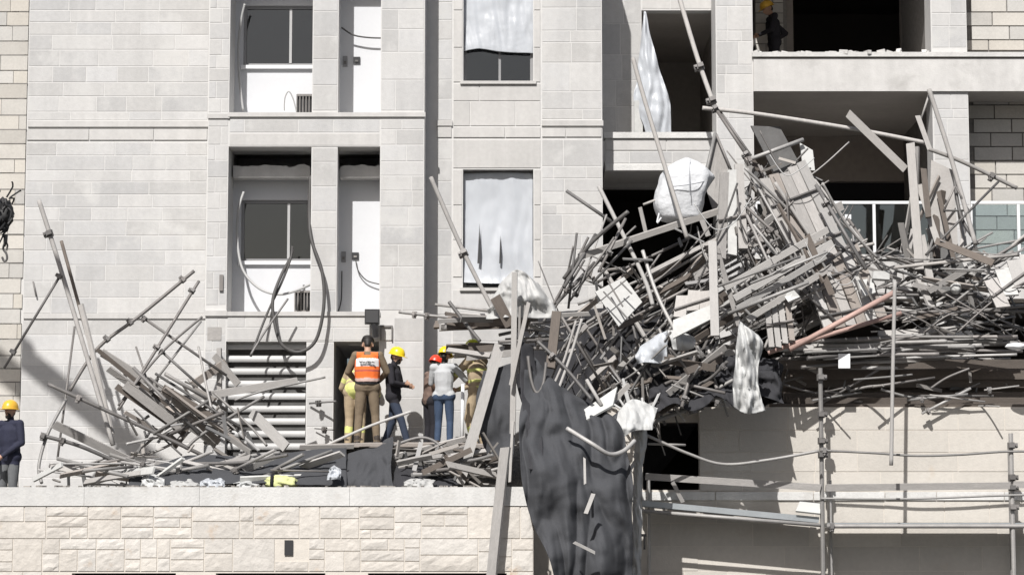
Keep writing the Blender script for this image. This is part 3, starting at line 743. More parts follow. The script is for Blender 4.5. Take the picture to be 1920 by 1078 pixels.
plank((403, 668, -1.0), (448, 722, -1.1), .11, .04, 'short brown board propped at the upper corner of the louver', mat='timber', roll=.3)
plank((360, 722, -1.2), (422, 680, -1.0), .12, .04, 'brown short board behind the propped board near the louver', mat='timber_brown', roll=.3)
pole([(495, 743, -1.4), (382, 812, -1.9), (352, 838, -2.0)], 'grey pole sloping down left in front of the louver', r=.025, mat='galv')
pole([(372, 650, -1.2), (386, 720, -1.5), (402, 790, -1.8)], 'slim curved pole standing in the middle of the left pile', r=.02, mat='galv')
plank((411, 652, -.9), (412, 800, -1.0), .075, .05, 'upright batten beside the left edge of the louver', mat='timber', roll=.2)
pole([(255, 650, -1.4), (285, 740, -1.7)], 'short slim pole stub above the sloping planks', r=.016, mat='steel_dark')
pole([(470, 665, -.6), (498, 620, -.5), (540, 560, -.4)], 'dark conduit slanting up past the cable loop before the louver', r=.018, mat='steel_dark', name='conduit', cat='conduit')
plank((400, 800, -1.7), (470, 848, -2.0), .075, .04, 'grey batten at the foot of the louver', mat='timber', roll=.3)
pole([(400, 735, -1.4), (470, 800, -1.7), (500, 835, -1.9)], 'grey pole lying diagonally at the foot of the louver', r=.022, mat='galv')
pole([(62, 528, YL - .02), (68, 556, YL - .05)], 'short dark rod stub fixed to the stone panel', r=.014, mat='steel_dark', name='rod_stub', cat='rod')
pole([(580, 756, -.05), (630, 752, -.35)], 'short rod with clamp jutting from the pier beside the doorway', r=.016, mat='steel_dark', coup=(.35,), name='clamped_rod', cat='rod')
pole([(590, 803, -.05), (627, 806, -.2)], 'thin rod lower down on the pier beside the doorway', r=.010, mat='steel_dark', coup=(.5,), name='clamped_rod', cat='rod')
gL = 'poles tangled in the left pile'
fill([(210, 690), (340, 690), (420, 760), (480, 835), (250, 862)], 17, 'pole', [(38, 8), (-50, 10), (38, 8), (-50, 10), (-15, 8)], (120, 260), (-2.2, -.9), 'grey pole tangled inside the left pile', gL, 201)
fill([(215, 700), (340, 700), (420, 760), (470, 835), (250, 862)], 7, 'plank', [(38, 6), (-40, 12), (38, 6)], (90, 190), (-2.1, -1.0), 'weathered board tangled inside the left pile', 'boards tangled in the left pile', 202, mats=('timber', 'timber_pale', 'timber_dark', 'timber_brown'), wid=(.05, .12))
fill([(45, 862), (640, 835), (640, 912), (45, 912)], 34, 'pole', [(0, 12), (15, 8), (-18, 10), (-50, 20)], (70, 190), (-3.3, -2.4), 'grey pole lying low behind the parapet', 'poles lying low behind the parapet', 203)
fill([(60, 868), (640, 850), (640, 912), (60, 912)], 22, 'plank', [(0, 12), (15, 12), (-22, 12)], (40, 130), (-3.4, -2.5), 'broken board lying low behind the parapet', 'boards lying low behind the parapet', 204, mats=('timber', 'timber_pale', 'timber_brown', 'board_white'), wid=(.05, .13))
# nets and sheets lying on the left pile
cloth('debris_net', [[(300, 868, -2.6), (370, 852, -2.5), (470, 858, -2.4), (560, 846, -2.4), (650, 838, -2.3)],
                     [(250, 886, -3.0), (370, 876, -3.0), (470, 884, -2.9), (560, 878, -2.9), (650, 872, -2.9)],
                     [(240, 912, -3.4), (370, 908, -3.4), (470, 906, -3.4), (560, 908, -3.4), (650, 912, -3.4)]], 'net', 'black shade net crumpled along the foot of the left pile', 'net', 60, 16, amp=.07, freq=3.5, ridge=.06)
cloth('debris_net', [[(654, 850, -2.2), (680, 842, -2.2), (706, 838, -2.1), (722, 824, -2.0), (737, 818, -2.0)], [(636, 872, -2.7), (668, 868, -2.75), (695, 866, -2.8), (720, 860, -2.7), (736, 850, -2.6)], [(622, 895, -3.1), (655, 900, -3.2), (690, 900, -3.2), (715, 895, -3.1), (733, 880, -3.0)], [(612, 920, -3.3), (655, 920, -3.3), (690, 920, -3.3), (720, 920, -3.3), (740, 920, -3.3)]],
      'net', 'black net sheet hanging in front of the officer in the orange vest', 'net', 40, 30, amp=.06, freq=3, ridge=.16)
cloth('debris_net', [[(742, 872, -2.4), (790, 868, -2.4), (840, 878, -2.3)], [(738, 892, -2.9), (790, 890, -3.0), (850, 896, -2.9)], [(735, 920, -3.3), (790, 920, -3.3), (870, 920, -3.3)]],
      'net_dark', 'dark bundled net lying by the foot of the leaning plank', 'net', 30, 16, amp=.08, freq=4, ridge=.06)
for i, (x, y, w, h) in enumerate(((285, 902, 22, 14), (345, 908, 30, 10), (398, 906, 24, 12), (462, 909, 22, 9), (786, 906, 28, 12), (628, 886, 12, 16))):
    cloth('plastic_scrap', [[(x - w, y - h * .3, -3.3), (x, y - h, -3.2), (x + w, y - h * .4, -3.3)], [(x - w * .9, y, -3.45), (x, y - h * .1, -3.5), (x + w, y + 2, -3.45)], [(x - w, y + 14, -3.5), (x, y + 14, -3.55), (x + w, y + 14, -3.5)]],
          ('rag', 'plastic_dusty', 'plastic')[i % 3], 'white plastic scrap showing just above the parapet coping', 'plastic scrap', 24, 18, amp=.13, freq=8, ridge=.08, seed=i, group='plastic scraps along the parapet')
def blob(name, x, y, Y, rx, rz, ry, mat, label, cat, seed=0, lump=.2, parent=None, n=18):
    c = P(x, y, Y); m = MB(); nn = n
    for j in range(nn + 1):
        th = math.pi * j / nn
        for i in range(2 * nn):
            ph = math.pi * i / nn; d = Vector((math.sin(th) * math.cos(ph), math.sin(th) * math.sin(ph), math.cos(th)))
            k = 1 + lump * mnoise.noise(d * 2.1 + Vector((seed, 0, 0))) + lump * .5 * mnoise.noise(d * 5.3 + Vector((seed, 3, 0)))
            m.v.append((c.x + d.x * rx * k, c.y + d.y * ry * k, c.z + d.z * rz * k))
    for j in range(nn):
        for i in range(2 * nn): a = j * 2 * nn + i; b = j * 2 * nn + (i + 1) % (2 * nn); m.f.append((a, a + 2 * nn, b + 2 * nn, b))
    o = m.build(name, mat, parent, smooth=True)
    if parent is None: tag(o, label, cat)
    return o
M('lime_cloth', (0.60, 0.62, 0.30), .8, noise=(8, .12), bump=(20, .6, .01))
lb = blob('crumpled_jacket', 527, 905, -3.3, .24, .11, .2, 'lime_cloth', 'pale lime reflective jacket lying crumpled behind the parapet', 'jacket', 4, .25)
blob('jacket_band', 510, 902, -3.45, .03, .11, .08, 'black_cloth', None, None, 2, .2, parent=lb)
# the platform the men stand on and the bars before it
STZ = 3.63
for i in range(9):
    a = -1.95 + i * .28
    o = plank(Vector((XR(592, a, 835) + PR.uniform(-.2, .2), a, STZ + PR.uniform(-.02, .01))), Vector((XR(965, a, 835) + PR.uniform(-.3, .1), a + PR.uniform(-.05, .05), STZ + PR.uniform(-.02, .01))), .24, .045,
          'flat plank under the feet of the rescue group by the doorway', mat=PR.choice(('timber', 'timber_brown', 'timber_dark')), roll=R(90), group='planks the group stands on')
pole([(596, 842, -2.0), (690, 800, -2.0), (772, 771, -1.9)], 'thin pale bar slanting across the officer\'s boots', r=.022, mat='timber_pale', name='timber_bar', cat='bar')
plank((560, 838, -2.1), (662, 836, -2.05), .07, .05, 'pale batten lying level left of the officer\'s boots', mat='timber_pale', roll=.3)
pole([(735, 836, -2.2), (790, 820, -2.25), (826, 836, -2.3), (838, 868, -2.5)], 'bent dark bar arching in front of the grey vest man', r=.024, mat='steel_dark')
plank((738, 856, -2.3), (872, 822, -2.1), .075, .05, 'upper of three pale battens fanning right toward the leaning plank', mat='timber_pale', roll=.3)
plank((742, 868, -2.5), (878, 838, -2.3), .06, .05, 'middle of three pale battens fanning right toward the leaning plank', mat='timber', roll=.3)
plank((748, 878, -2.6), (850, 856, -2.4), .05, .05, 'lowest of three pale battens fanning right toward the leaning plank', mat='timber_pale', roll=.3)
fill([(742, 850), (950, 830), (950, 910), (760, 910)], 22, 'pole', [(-12, 8), (5, 10), (-40, 20)], (60, 150), (-3.2, -2.2), 'pole lying around the foot of the leaning plank', 'poles around the leaning plank', 205)
fill([(742, 850), (950, 830), (950, 910), (760, 910)], 12, 'plank', [(-12, 8), (5, 10), (60, 20)], (50, 110), (-3.2, -2.2), 'board lying around the foot of the leaning plank', 'boards around the leaning plank', 206, mats=('timber', 'timber_pale', 'timber_dark'), wid=(.05, .12))
plank((861, 906, -3.0), (937, 646, -2.5), .155, .05, 'long pale plank leaning upright beside the hanging black net', mat='timber_pale', roll=.25)
pole([(868, 720, -1.4), (866, 838, -1.4)], 'thin white upright stake beside the jeans of the grey vest man', r=.028, mat='white_metal', name='stake', cat='stake')
# ================================================================== overhang and nets in the middle
YM = -2.2
pole([(748, 585, -1.6), (840, 595, -1.8), (955, 603, -2.1)], 'long thin pole reaching left past the facade corner', r=.024, mat='galv', coup=(.2, .32))
pole([(816, 571, -1.6), (925, 584, -1.9)], 'pole lying above the long thin pole at the facade corner', r=.022, mat='timber', name='timber_pole')
plank((822, 602, -2.1), (1105, 588, -2.2), .06, .06, 'level timber over the rescue group, ending under the plastic', mat='timber', roll=.2)
pole([(842, 566, -2.2), (872, 605, -2.3), (900, 640, -2.4)], 'short dark pole sticking up through the level timbers', r=.03, mat='steel_dark')
plank((928, 556, -2.6), (958, 612, -2.5), .165, .07, 'dark square timber end pointing up beside the white strip', mat='timber_dark', roll=.1)
pole([(808, 333, -1.2), (868, 470, -1.6), (932, 596, -2.2)], 'long pole leaning against the lower plastic covered window', r=.036, mat='timber', name='timber_pole', coup=(.52,))
plank((965, 512, -2.9), (961, 815, -2.8), .085, .03, 'tall pale upright plank at the edge of the black net', mat='timber_pale', roll=.2)
plank((992, 566, -3.0), (958, 722, -2.95), .06, .03, 'split pale strip leaning on the tall upright plank', mat='timber_pale', roll=.3)
plank((975, 575, -2.9), (972, 700, -2.85), .035, .03, 'narrow splinter beside the tall upright plank', mat='timber', roll=.3)
plank((985, 572, -2.9), (978, 665, -2.85), .03, .03, 'second narrow splinter beside the tall upright plank', mat='timber', roll=.3)
plank((962, 790, -3.0), (956, 905, -3.2), .04, .03, 'thin splintered strip hanging below the tall upright plank', mat='timber_pale', roll=.3)
plank((948, 838, -4.12), (918, 1120, -4.25), .15, .05, 'long grey plank hanging over the parapet coping', mat='timber', roll=.5)
fill([(820, 590), (1000, 590), (1010, 640), (990, 672), (862, 672), (835, 664)], 20, 'plank', [(-4, 4), (4, 4), (-12, 5)], (80, 160), (-2.3, -.9), 'weathered board in the layered overhang above the rescue group', 'boards of the layered overhang', 211, mats=('timber', 'timber_dark', 'timber_dark', 'timber'), wid=(.08, .2), avoid=(888, 614, 930, 650))
fill([(820, 585), (1090, 585), (1090, 640), (990, 660), (860, 680)], 12, 'pole', [(-4, 5), (6, 5), (40, 10)], (80, 170), (-2.4, -.9), 'pole in the layered overhang above the rescue group', 'poles of the layered overhang', 212, mats=('galv', 'steel_dark', 'timber'), avoid=(888, 614, 930, 650))
cloth('plastic_sheet', [[(938, 532, -2.2), (962, 505, -2.3), (990, 515, -2.2), (1010, 535, -2.1)], [(922, 565, -2.4), (960, 545, -2.5), (1000, 552, -2.4), (1035, 565, -2.2)], [(912, 600, -2.4), (960, 595, -2.5), (1000, 598, -2.4), (1048, 598, -2.2)]],
      'plastic_dusty', 'dusty crumpled plastic sheet heaped below the lower covered window', 'plastic sheet', 34, 26, amp=.13, freq=4.5, ridge=.08)
# big black net hanging over the end of the parapet
cloth('debris_net', [[(985, 655, -2.7), (1002, 668, -2.7), (1018, 690, -2.75), (1030, 715, -2.8)],
                     [(976, 780, -3.6), (1020, 768, -3.5), (1082, 776, -3.4), (1150, 785, -3.1)],
                     [(975, 890, -4.3), (1040, 880, -4.2), (1100, 880, -3.9), (1178, 860, -3.4)],
                     [(1000, 985, -4.4), (1060, 970, -4.3), (1120, 970, -4.1), (1186, 960, -3.6)],
                     [(1040, 1080, -4.5), (1080, 1090, -4.4), (1130, 1090, -4.2), (1188, 1085, -3.8)],
                     [(1060, 1200, -4.5), (1090, 1200, -4.4), (1130, 1200, -4.2), (1188, 1200, -3.9)]], 'net', 'large black shade net hanging in folds over the end of the parapet', 'net', 100, 150, amp=.16, freq=1.5, ridge=.34, seed=3, fine=.12)
cloth('debris_net', [[(905, 695, -2.2), (930, 690, -2.4), (962, 680, -2.5)], [(892, 760, -2.4), (930, 770, -2.6), (965, 760, -2.7)], [(905, 830, -2.5), (935, 832, -2.7), (964, 838, -2.9)], [(920, 862, -2.6), (940, 862, -2.8), (962, 868, -3.0)]],
      'net', 'black net flap hanging between the leaning plank and the upright strip', 'net', 24, 36, amp=.07, freq=3, ridge=.12, seed=5)
cloth('debris_net', [[(978, 640, -2.95), (1000, 650, -2.85)], [(975, 720, -3.2), (1008, 730, -3.1)], [(985, 800, -3.75), (1016, 800, -3.7)], [(992, 880, -4.35), (1018, 880, -4.3)]],
      'net_dark', 'dark folded net strip beside the tall upright plank', 'net', 10, 40, amp=.04, freq=3, ridge=.1, seed=6)
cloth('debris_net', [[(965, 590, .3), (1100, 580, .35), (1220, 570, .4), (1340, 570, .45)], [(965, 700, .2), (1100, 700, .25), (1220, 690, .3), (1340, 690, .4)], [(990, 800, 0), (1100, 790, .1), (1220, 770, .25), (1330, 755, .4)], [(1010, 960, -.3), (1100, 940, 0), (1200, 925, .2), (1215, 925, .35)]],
      'net_dark', 'black sheet added to darken the deep shade under the heap', 'net', 40, 50, amp=.08, freq=1.8, ridge=.2, seed=8)  # dark sheet added so the shaded void under the heap reads black
pole([(1091, 598, -2.9), (1068, 672, -3.0), (1038, 754, -3.2)], 'long thin pale strip leaning over the top of the black net', r=.022, mat='timber_pale', name='timber_pole')
pole([(1080, 602, -2.8), (1056, 680, -2.95), (1030, 738, -3.1)], 'second thin strip leaning beside the long one over the net', r=.020, mat='timber', name='timber_pole')
pole([(990, 668, -3.1), (996, 712, -3.2), (1006, 736, -3.25), (1018, 722, -3.25), (1024, 680, -3.1)], 'dark grey hose hanging in a loop at the top of the net', r=.026, mat='steel_dark', name='hose', cat='hose')
plank((1044, 584, -2.6), (1032, 690, -3.0), .14, .05, 'dark brown board hanging down at the top of the black net', mat='timber_dark', roll=.2)
pole([(1100, 712, -3.0), (1128, 760, -3.2)], 'short pale stick standing on the grey wedged board', r=.028, mat='timber_pale', name='timber_pole')
pole([(1008, 640, -2.9), (1060, 690, -3.05), (1110, 750, -3.2)], 'dark pole lying along the upper edge of the black net', r=.028, mat='steel_dark', coup=(.3,))
plank((1128, 775, -3.1), (1180, 720, -2.7), .07, .04, 'pale batten crossing behind the torn white sheet', mat='timber_pale', roll=.2)
pole([(1063, 803, -3.9), (1110, 832, -4.1), (1142, 851, -4.0), (1168, 846, -3.8), (1190, 826, -3.6)], 'pale bent pipe curving over the black net', r=.034, mat='galv', name='bent_pipe', cat='pipe')
plank((1096, 858, -4.45), (1097, 907, -4.5), .035, .02, 'short pale stick caught upright in the black net', mat='timber_pale', roll=.1, name='stick', cat='stick')
plank((1113, 924, -4.5), (1098, 963, -4.55), .06, .02, 'short pale stick caught slanting in the black net', mat='timber_pale', roll=.1, name='stick', cat='stick')
plank((1076, 1016, -4.75), (1116, 1036, -4.7), .04, .02, 'short pale stick low in the folds of the black net', mat='timber_pale', roll=.1, name='stick', cat='stick')
slab4('board', [(1073, 786, -3.2), (1082, 800, -3.4), (1150, 762, -3.2), (1158, 728, -2.9)], .03, 'board_grey', 'grey board wedged on top of the black net', 'board')
cloth('plastic_sheet', [[(1158, 772, -2.8), (1188, 748, -2.7), (1234, 766, -2.5)], [(1144, 790, -3.0), (1180, 795, -3.1), (1228, 778, -2.7)], [(1162, 826, -3.1), (1186, 808, -3.1), (1222, 806, -2.9)]],
      'rag', 'white torn sheet spread right of the black net', 'sheet', 36, 30, amp=.06, freq=3.2, ridge=.16, fine=.3)
# ================================================================== the large heap on the right: traced pieces
plank((1085, 482, -1.6), (1372, 388, -.8), .095, .08, 'long pale timber sloping up right below the white bulk bag', mat='timber_pale', roll=.2)
pole([(1123, 350, -.9), (1203, 511, -1.6), (1224, 572, -1.8)], 'pale timber pole rising left of the white bulk bag', r=.034, mat='timber_pale', name='timber_pole')
pole([(1187, 110, -.2), (1214, 206, -.6), (1288, 446, -1.7)], 'tall timber pole rising across the balcony in front of the white bag', r=.036, mat='timber_pale', name='timber_pole')
pole([(1266, -30, .6), (1306, 104, .3), (1337, 192, .1)], 'tall pole with two clamps running out of the top of the picture', r=.040, mat='timber', coup=(.6, .97), name='timber_pole')
pole([(1341, 203, .1), (1402, 294, -.3)], 'dark pole slanting down across the stone pier', r=.030, mat='steel_dark', coup=(.02, .96))
pole([(1346, 203, .2), (1408, 292, -.2)], 'second dark pole alongside the one across the stone pier', r=.022, mat='steel_dark')
pole([(1317, 203, .1), (1420, 214, .15), (1605, 243, .2), (1735, 268, .2)], 'very long timber lying nearly level across the top of the heap', r=.036, mat='timber', name='timber_pole')
pole([(1742, 280, .1), (1805, 304, .1), (1907, 353, .1)], 'timber continuing down right past the clamp lump', r=.034, mat='timber', name='timber_pole', coup=(.75,))
plank((1590, 213, .05), (1698, 318, 0), .125, .045, 'clean board hanging alone in front of the dark loggia', mat='timber_pale', roll=.25)
pole([(1062, 358, -.9), (1147, 416, -1.0)], 'short dark pole pointing up left over the stone wall', r=.028, mat='steel_dark')
pole([(1398, 302, -.4), (1506, 262, -.1)], 'grey pole sticking up right from the clamp cluster', r=.034, mat='galv', coup=(.04,))
plank((1707, 270, -.2), (1724, 505, -.7), .14, .05, 'tall wide upright plank right of the glass balustrade', mat='timber_pale', roll=.2)
plank((1718, 276, 0), (1716, 420, -.3), .10, .05, 'grey plank behind the tall wide upright plank', mat='timber', roll=.6)
pole([(1742, 168, .3), (1783, 296, 0), (1829, 458, -.6)], 'long bowed pole rising to the slab beside the column', r=.040, mat='timber', name='timber_pole')
pole([(1742, 178, .4), (1727, 224, .4)], 'short thin stick below the slab beside the column', r=.018, mat='timber', name='timber_pole')
plank((1721, 218, .2), (1744, 282, .1), .08, .04, 'short board under the thin stick beside the column', mat='timber', roll=.2)
pole([(1872, 341, -.1), (1736, 478, -.8)], 'thin dark pole slanting down left from the clamp lump', r=.022, mat='steel_dark')
pole([(1940, 437, -.6), (1840, 496, -.7), (1756, 538, -.9)], 'dark pole entering from the right edge above the rail stack', r=.028, mat='steel_dark')
pole([(1480, 655, -2.00), (1676, 549, -1.80)], 'thick rusty pink pipe sloping up through the heap', r=.044, mat='steel_rust', name='rusty_pipe', cat='pipe')
pole([(1478, 650, -1.70), (1690, 587, -1.60)], 'second rusty pipe under the thick pink one', r=.036, mat='steel_rust', name='rusty_pipe', cat='pipe')
pole([(1440, 662, -1.90), (1500, 640, -1.90), (1560, 618, -1.85)], 'short rusty pipe end beside the hanging white cloth', r=.034, mat='steel_rust', name='rusty_pipe', cat='pipe')
pole([(1678, 528, -2.2), (1674, 700, -2.3), (1671, 872, -2.4)], 'straight pale upright pole hanging in front of the rail stack', r=.030, mat='timber_pale', name='hanging_pole')
pole([(1430, 578, -1.60), (1612, 448, -1.10)], 'dark pole sloping just below the pale ladder beams', r=.030, mat='steel_dark')
plank((1336, 452, -2.10), (1341, 628, -2.40), .13, .06, 'pale upright plank standing in the middle of the heap', mat='timber_pale', roll=.2)
plank((1345, 468, -1.80), (1386, 612, -2.10), .075, .05, 'narrow plank leaning right of the pale upright one', mat='timber', roll=.2)
pole([(1205, 470, -1.4), (1240, 570, -1.7), (1325, 724, -2.0)], 'long grey pole running down through the heap to the dark void', r=.030, mat='galv', coup=(.98,))
pole([(1215, 760, -2.2), (1325, 724, -2.0)], 'grey pole joined to the end of the long sloping one', r=.026, mat='galv', coup=(.97,))
pole([(1200, 800, -2.2), (1330, 752, -1.9)], 'grey pole with wrapped tape above the rope tangle', r=.034, mat='galv', coup=(.7, .85))
plank((1200, 388, -.9), (1212, 440, -1.0), .06, .04, 'short stub of board standing left of the white bag', mat='timber', roll=.2)
pole([(1206, 384, -.9), (1232, 374, -.9)], 'short level stick touching the white bag', r=.02, mat='timber', name='timber_pole')
plank((1316, 412, -1.2), (1328, 442, -1.2), .08, .04, 'stub of board nailed under the long pale timber', mat='timber_pale', roll=.2)
plank((1460, 440, -.9), (1690, 525, -.5), .05, .05, 'grey batten ending at the knot beside the pale upright pole', mat='timber', roll=.2)
# lattice ladder beams
def ladder(c0, c1, d0, d1, label, rungs, r=.045):
    A, B, D, E = P(*c0), P(*c1), P(*d0), P(*d1)
    t = thing('ladder_beam', label, 'beam', A)
    for a, b in ((A, B), (D, E)):
        o = plank(a, b, 2 * r, .05, None, mat='timber_pale', roll=.1, name='chord', parent=t)
    for i in range(rungs):
        u = (i + .5) / rungs
        MB().tube([A.lerp(B, u), D.lerp(E, u)], .02, 6).build('rung', 'galv', t)
    return t
ladder((1358, 540, -2.05), (1553, 430, -1.45), (1376, 560, -2.00), (1560, 455, -1.40), 'upper pale ladder beam sloping up right across the heap', 9, .05)
ladder((1380, 580, -2.15), (1548, 480, -1.65), (1400, 600, -2.10), (1560, 500, -1.60), 'lower pale ladder beam sloping up right across the heap', 8, .045)
# broken scaffold decks of boards
def deck(c4, nb, label, mats=('timber_brown', 'timber', 'timber_pale'), bars=2, name='scaffold_deck', gap=.1):
    TL, TR, BR, BL = [P(*c) for c in c4]; t = thing(name, label, 'deck', BL)
    for i in range(nb):
        u = (i + .5) / nb; a, b = TL.lerp(TR, u), BL.lerp(BR, u); w = ((TR - TL).length + (BR - BL).length) / 2 / nb
        j = PR.uniform(-.06, .06); d = (b - a).normalized()
        m = plank_mesh((b - a).length, w * (1 - gap), .035, PR, 'board'); o = m.build('board', PR.choice(mats), t)
        z = d; x = (TR - TL).normalized(); y = z.cross(x).normalized(); x = y.cross(z)
        o.location = a + d * j; o.rotation_mode = 'QUATERNION'; o.rotation_quaternion = Matrix((x, y, z)).transposed().to_quaternion()
    nrm = (TR - TL).cross(BL - TL).normalized()
    if nrm.y > 0: nrm = -nrm
    for i in range(bars):
        u = (i + .6) / bars
        MB().tube([TL.lerp(BL, u) + nrm * .045, TR.lerp(BR, u) + nrm * .045], .024, 6).build('cross_bar', 'steel_dark', t)
    return t
deck([(1424, 338, -1.05), (1512, 306, -0.65), (1592, 470, -0.95), (1494, 512, -1.35)], 5, 'upper broken deck of brown boards tilted steeply at the heap top')
deck([(1502, 498, -1.25), (1606, 452, -0.85), (1668, 602, -1.25), (1546, 622, -1.65)], 6, 'lower broken deck of brown boards tilted steeply above the rusty pipes')
deck([(1352, 320, -0.85), (1392, 310, -0.75), (1404, 470, -1.25), (1342, 480, -1.45)], 3, 'narrow pale deck standing under the pier', mats=('timber_pale', 'board_white', 'timber'), bars=1)
deck([(1430, 560, -1.75), (1480, 548, -1.65), (1492, 640, -2.05), (1440, 650, -2.15)], 4, 'torn vertical boards above the hanging white cloth', bars=1, gap=.25)
deck([(1268, 560, -1.85), (1335, 540, -1.75), (1335, 575, -2.05), (1262, 600, -2.15)], 3, 'pale boards stacked beside the upright plank', mats=('timber_pale', 'board_white'), bars=1)
deck([(1845, 530, -1.35), (1935, 470, -1.05), (1945, 520, -1.45), (1870, 580, -1.65)], 4, 'pale boards sloping out of the right edge of the picture', mats=('timber_pale', 'board_white', 'timber'), bars=1)
slab4('panel', [(1322, 348, -.2), (1342, 250, .1), (1368, 312, 0), (1340, 405, -.4)], .03, 'timber', 'dark framed panel leaning beside the white bulk bag', 'panel')
pole([(1341, 250, .02), (1318, 352, -.3)], 'slim pole along the upper edge of the leaning panel', r=.03, mat='galv')
pole([(1343, 252, .02), (1372, 322, -.1)], 'slim dark pole along the right edge of the leaning panel', r=.02, mat='steel_dark')
slab4('panel', [(1408, 236, .2), (1462, 238, .3), (1512, 330, .1), (1462, 345, 0)], .03, 'sheet_dark', 'grey sheet panel sloping behind the clamp cluster', 'panel')
slab4('panel', [(1500, 268, .0), (1524, 282, .0), (1528, 320, -.1), (1506, 318, -.1)], .03, 'board_grey', 'small grey plate at the crest of the heap', 'panel')
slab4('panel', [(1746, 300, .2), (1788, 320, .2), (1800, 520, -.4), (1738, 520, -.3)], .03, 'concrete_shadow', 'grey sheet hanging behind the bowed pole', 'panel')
slab4('panel', [(1740, 420, -.1), (1762, 400, 0), (1822, 530, -.5), (1750, 560, -.5)], .02, 'sheet_dark', 'dark torn sheet between the upright plank and the bowed pole', 'panel')
pole([(1786, 300, .05), (1800, 400, -.3), (1833, 458, -.5)], 'second bowed bar beside the long bowed pole', r=.03, mat='steel_dark')
for i, q in enumerate((((1770, 395), (1815, 395)), ((1790, 350), (1770, 395)), ((1792, 350), (1816, 395)))):
    pole([(q[0][0], q[0][1], -.3), (q[1][0], q[1][1], -.3)], ('dark bottom bar', 'dark near side bar', 'dark far side bar')[i] + ' of the small triangle before the bowed pole', r=.018, mat='steel_dark')
wp = slab4('white_board', [(1116, 547, -2.0), (1170, 519, -1.9), (1204, 566, -2.1), (1160, 612, -2.3)], .03, 'board_white', 'white flat panel with dark rods tilted in the left of the heap', 'panel')
A, B, D, E = P(1116, 547, -2.34), P(1170, 519, -2.24), P(1204, 566, -2.44), P(1160, 612, -2.64)
for u, v, w_, z_ in ((.2, .35, .1, 1.05), (.5, .42, -.1, .7), (.8, .95, .1, .6)): MB().tube([A.lerp(B, u).lerp(E.lerp(D, v), w_), A.lerp(B, u).lerp(E.lerp(D, v), z_)], .013, 6).build('rod', 'steel_dark', wp)
MB().tube([A.lerp(E, .25), B.lerp(D, .12)], .011, 6).build('rod', 'steel_dark', wp)
slab4('board', [(1262, 600, -2.30), (1331, 572, -2.20), (1333, 598, -2.30), (1262, 634, -2.50)], .03, 'board_white', 'white board lying beside the pale upright plank', 'board')
slab4('board', [(1608, 525, -1.40), (1636, 522, -1.30), (1642, 548, -1.40), (1618, 556, -1.50)], .05, 'board_white', 'small white block stuck among the lower deck boards', 'board')
slab4('board', [(1638, 508, -1.30), (1668, 508, -1.20), (1668, 524, -1.30), (1636, 522, -1.40)], .05, 'board_white', 'small white block beside the knot on the upright pole', 'board')
slab4('board', [(1470, 555, -1.90), (1485, 540, -1.90), (1500, 556, -1.90), (1478, 566, -2.00)], .04, 'board_white', 'small white chip above the torn vertical boards', 'board')
slab4('paper_sheet', [(1572, 663, -1.5), (1594, 663, -1.5), (1594, 690, -1.52), (1572, 690, -1.52)], .004, 'white_metal', 'white paper notice hanging on the rail stack', 'paper')
blob('white_canister', 1905, 649, -1.75, .17, .055, .1, 'white_metal', 'glaring white canister lying at the right end of the rail stack', 'canister', 3, .1)
blob('white_bucket', 1792, 540, -.9, .09, .10, .09, 'board_white', 'small pale bucket on the crossing poles at the right', 'bucket', 5, .15)
# rail stack, and dark boards added where only shade lies under it
rg = random.Random(15)
for i in range(26):
    y0 = rg.uniform(636, 690); y1 = y0 - rg.uniform(0, 30) * (1 if y0 > 650 else .3); xa = rg.uniform(1440, 1560); xb = rg.uniform(1720, 1960)
    pole([(xa, y0, rg.uniform(-1.4, -.5)), ((xa + xb) / 2, (y0 + y1) / 2 - rg.uniform(-2, 4), -.95), (xb, y1, rg.uniform(-1.4, -.5))], 'long level rail in the stack above the dark shade boards', r=rg.uniform(.022, .036), mat=rg.choice(('galv', 'galv', 'timber_pale', 'steel_dark')), group='rails of the stack', name='rail', cat='rail', n=6)
for i, (y, Y, w, mt) in enumerate(((684, -.95, .14, 'timber_dark'), (700, -.5, .2, 'timber_dark'), (716, -.4, .18, 'timber_dark'), (730, -.2, .2, 'timber_dark'), (745, -.4, .16, 'timber_dark'), (752, -.6, .12, 'timber_dark'), (690, .2, .25, 'timber_dark'), (735, .3, .3, 'timber_dark'))):
    plank((1445 + i * 6, y, Y), (2010, y - 2 + i % 3, Y), w, .06, 'dark level board added to fill the shade under the rail stack', mat=mt, roll=.05, group='dark shade boards')
pl = [(1440, 757, -.55), (2020, 757, -.55)]
for i in range(4):
    plank(Vector((XR(1446, -.8, 757), -.75 + i * .25, ZR(762, -.9) + .03)), Vector((XR(2020, -.8, 757), -.75 + i * .25, ZR(762, -.9) + .032)), .24, .05, 'plank of the platform carrying the heap', mat='timber_dark', roll=R(90), group='platform planks')
